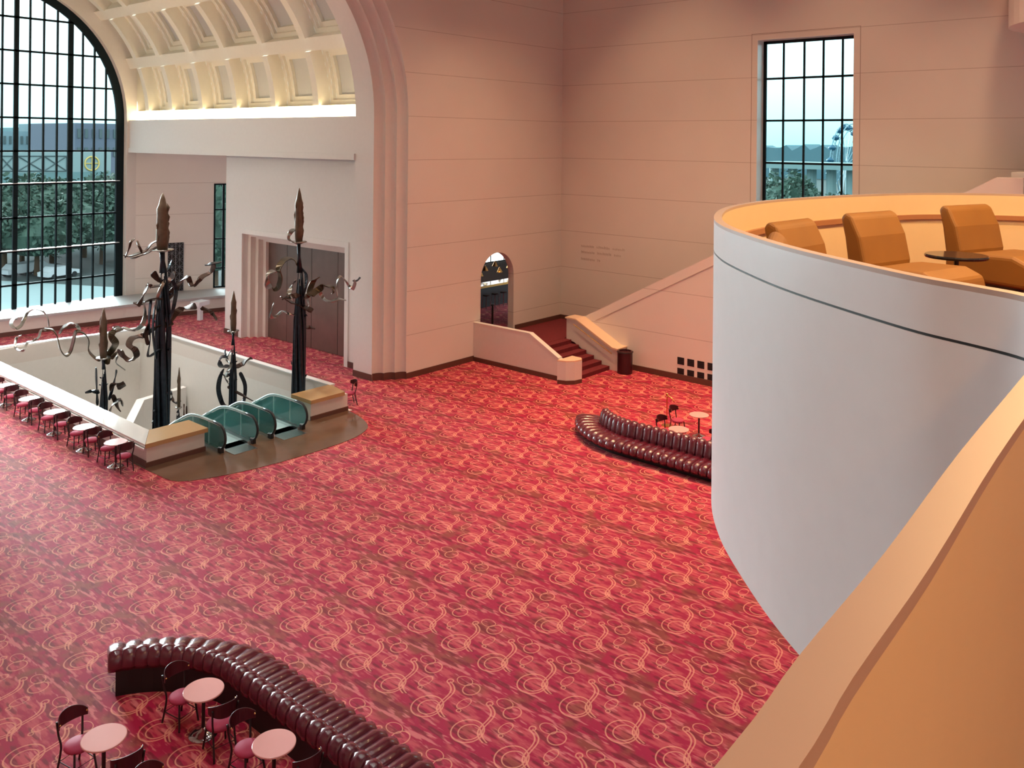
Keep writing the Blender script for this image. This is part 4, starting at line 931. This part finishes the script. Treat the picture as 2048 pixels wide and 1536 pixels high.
for xa, xb, yt, dd, mm, lb in ((-20, 60, 262, 300, (.17, .27, .31), 'long low pale blue building on the skyline'), (60, 110, 255, 330, (.12, .24, .27), 'teal tinted mid-rise on the skyline'), (112, 172, 247, 285, (.16, .24, .27), 'grey gabled hall roof on the skyline'), (150, 250, 246, 240, (.10, .13, .18), 'slate roofed large building at the skyline right')):
    p0, p1 = atY(xa, 270, dd), atY(xb, 270, dd); zt2 = atY(xa, yt, dd).z
    b_ = thing('skyline_building', lb+' beyond the great window', 'building', (0, 0, 0), 0)
    f, *_ = facade('x', p0, p1, GZ, zt2, 30, None); f.build('wall', mat('far_wall_%d' % bi, mm, .8), b_)
    f = MB(); nW = 7
    for i in range(nW):
        for j in range(2):
            u_ = (i+.3)/nW; w_ = .4/nW; A0 = p0.lerp(p1, u_); A1 = p0.lerp(p1, u_+w_); zz = zt2-4-5*j
            f.extr([(A0.x, A0.y-.3, zz), (A1.x, A1.y-.3, zz), (A1.x, A1.y-.3, zz+2.5), (A0.x, A0.y-.3, zz+2.5)], (0, .2, 0))
    f.build('window', M['lineg'], b_); bi += 1
for i, (px, py) in enumerate(((70, 545), (118, 555), (40, 550))):
    p = atz(px, py, GZ); c_ = thing('car', 'parked pale car on the road outside, %s' % ('middle of the three', 'rightmost', 'leftmost')[i], 'car', (p.x, p.y, GZ), .3, 'cars outside')
    MB().extr([(-2.2, -.9, .35), (2.2, -.9, .35), (2.25, -.9, .8), (1.2, -.9, .95), (.6, -.9, 1.45), (-1.2, -.9, 1.45), (-1.8, -.9, .95), (-2.25, -.9, .85)], (0, 1.8, 0)).build('body', M['carp'], c_)
    for xx in (-1.4, 1.4):
        for yy in (-.9, .9): MB().tube([(xx, yy-.1, .33), (xx, yy+.1, .33)], .33, 14).build('wheel', M['rubber'], c_)
f = MB()
p0, p1 = atz(-30, 560, GZ), atz(235, 575, GZ); pa, pb2 = atz(-30, 640, GZ), atz(235, 640, GZ)
f.add([(p0.x, p0.y, GZ+.02), (p1.x, p1.y, GZ+.02), (pb2.x, pb2.y, GZ+.02), (pa.x, pa.y, GZ+.02)], [(0, 1, 2, 3)]); tag(f.build('pale_pavement', M['conc']), 'pale pavement strip just outside the great window', 'pavement')
# through the right window
fx = 230.0
M['wheelp'] = mat('pale_blue_wheel_paint', (.16, .27, .33), .4)
t = thing('ferris_wheel', 'tall blue and white ferris wheel seen through the right-hand window', 'ferris wheel')
cw_ = atX(1692, 330, fx); RR = atX(1692, 330, fx).z-atX(1692, 248, fx).z; RR = -RR if RR < 0 else RR
ax2 = Vector((.35, .94, 0)).normalized()      # in-plane horizontal direction (wheel seen obliquely)
ax2 = (fw*.9+rt*.80).normalized()
def wp(r, a): return cw_+ax2*r*math.cos(a)+Vector((0, 0, 1))*r*math.sin(a)
for s_ in (0, 1.6):
    o_ = ax2.cross(Vector((0, 0, 1)))*s_
    MB().tube([wp(RR, 2*PI*i/40)+o_ for i in range(40)], .16, 6, closed=True).build('rim', M['wheelp'], t)
    MB().tube([wp(RR*.86, 2*PI*i/40)+o_ for i in range(40)], .12, 6, closed=True).build('inner_rim', M['wheelp'], t)
f = MB()
for i in range(20): f.tube([cw_, wp(RR, 2*PI*i/20)], .08, 4)
f.build('spokes', M['wheelp'], t)
for i in range(20):
    c_ = wp(RR*1.0, 2*PI*i/20+.1)-Vector((0, 0, .9)); f = MB(); f.lathe([(.0, -.8), (.7, -.6), (1.0, 0), (.95, .15), (0, .9)], tuple(c_), 12); f.build('cabin', M['bluec'], t)
f = MB(); ft = (cw_.x, cw_.y, GZ)
for s_ in (-1, 1): f.tube([cw_, Vector((cw_.x, cw_.y, GZ))+ax2*s_*RR*.5], .4, 6)
f.build('support', M['carp'], t)
p0, p1 = atX(1520, 326, 160), atX(1760, 326, 160); z0_, z1_ = atX(1600, 338, 160).z, atX(1600, 325, 160).z
t = thing('highway_overpass', 'pale concrete highway overpass crossing beyond the right-hand window', 'bridge')
f = MB(); f.extr([(p0.x, p0.y, z0_), (p1.x, p1.y, z0_), (p1.x, p1.y, z1_), (p0.x, p0.y, z1_)], (9, 0, 0)); f.build('deck', M['conc'], t)
for i in range(6):
    q = p0.lerp(p1, (i+.3)/6); MB().lathe([(.9, GZ), (.9, z0_)], (q.x+4, q.y, 0), 10).build('pier', M['conc'], t)
for px, d, r, h in ((1548, 120, 4, 11), (1578, 115, 5, 12.5), (1600, 125, 4, 11), (1640, 112, 4, 9.5), (1530, 118, 4, 9), (1670, 130, 4, 9), (1700, 130, 4, 9)):
    p = atX(px, 350, d); tree(p.x, p.y, GZ, r, h, '%s of the trees outside the right-hand window, counted from its left frame' % {1530: 'first', 1548: 'second', 1578: 'third and tallest', 1600: 'fourth', 1640: 'fifth', 1670: 'sixth', 1700: 'seventh'}[px], 'trees beyond the right window')
t = thing('far_ridge', 'low hazy blue tree line on the horizon beyond the right-hand window', 'hills')
f = MB(); pts = []
for i in range(25):
    px = 1500+i*12; p = atX(px, 300-8*abs(math.sin(i*.9))-4*math.sin(i*2.3), 420); pts.append(p)
f.extr([(p.x, p.y, p.z) for p in pts]+[(pts[-1].x, pts[-1].y, GZ), (pts[0].x, pts[0].y, GZ)], (20, 0, 0)); f.build('ridge', mat('hazy_blue_trees', (.10, .19, .23), .9), t)
# ------------------------------------------------------------------ lamps of the room and added fill lamps
def downlight(x, y, z, power, col, rad, label, grp, spread=None):
    t = thing('ceiling_light', label, 'light', (x, y, z), 0, grp)
    MB().lathe([(rad+.08, 0), (rad+.08, -.08), (rad, -.08), (rad, 0)], n=24).build('trim_ring', M['sill'], t)
    MB().lathe([(0, -.02), (rad, -.02), (rad, -.04), (0, -.04)], n=24).build('diffuser', M['lamp'], t)
    l = area('ceiling_lamp', (x, y, z-.1), rad*2, power, col, spread=spread); return t
ORD = ['first', 'second', 'third']; RW_ = ['nearest the back wall', 'in the middle', 'nearest the arch wall']
for x in (5.5, 12.5, 19.5):  # unseen lamps added as neutral fill in place of more daylight
    for y in (6.0, 13.5, 21.0):
        downlight(x, y, TOP, {5.5: 145, 12.5: 85, 19.5: 65}[x], (1.0, .95, .92), .45, 'added ceiling light standing in for daylight over the hall, %s from the near wall, row %s' % (ORD[int((x-5.5)/7)], RW_[int(y/8)]), 'added fill lights over the hall', 95)
for x in (25.5, 29.5):
    for y in (5.0, 12.5, 20.0):
        downlight(x, y, TOP, 400, WARM, .45, 'round amber ceiling light, %s row of the right wing, %s' % (('inner', 'outer')[int(x > 27)], RW_[int(y/7.4)]), 'ceiling lights over the right wing', 74)
# warm lamps over the balcony
f = MB(); f.box((-2.7, -7.9, 12.4), (14.5, -1.2, 12.6)); structure(f, 'ceiling_balcony', M['warmplain'])
f = MB(); f.box((5.0, -1.2, 12.4), (14.5, 1.6, 12.6)); structure(f, 'ceiling_balcony_edge', M['warmplain'])
for x in (1.0, 6.3, 8.8, 11.5):
    downlight(x, -2.2 if x < 2 else 1.15, 12.4, {1.0: 135, 6.3: 165, 8.8: 190, 11.5: 170}[x], (1, .48, .20) if x < 2 else (1, .60, .26), .16, 'small amber downlight over the balcony, %s from the camera end' % {1.0: 'first', 6.3: 'second', 8.8: 'third', 11.5: 'fourth'}[x], 'balcony downlights')
# added unseen lamps at the vault crown to brighten the well
for n_, lb in ((32.5, 'nearer'), (38.5, 'farther')):
    downlight(16.2, n_, 18.3, 330, (1, .95, .88), .35, 'added fill light at the vault crown over the well, the %s of two' % lb, 'added vault crown lights', 70)
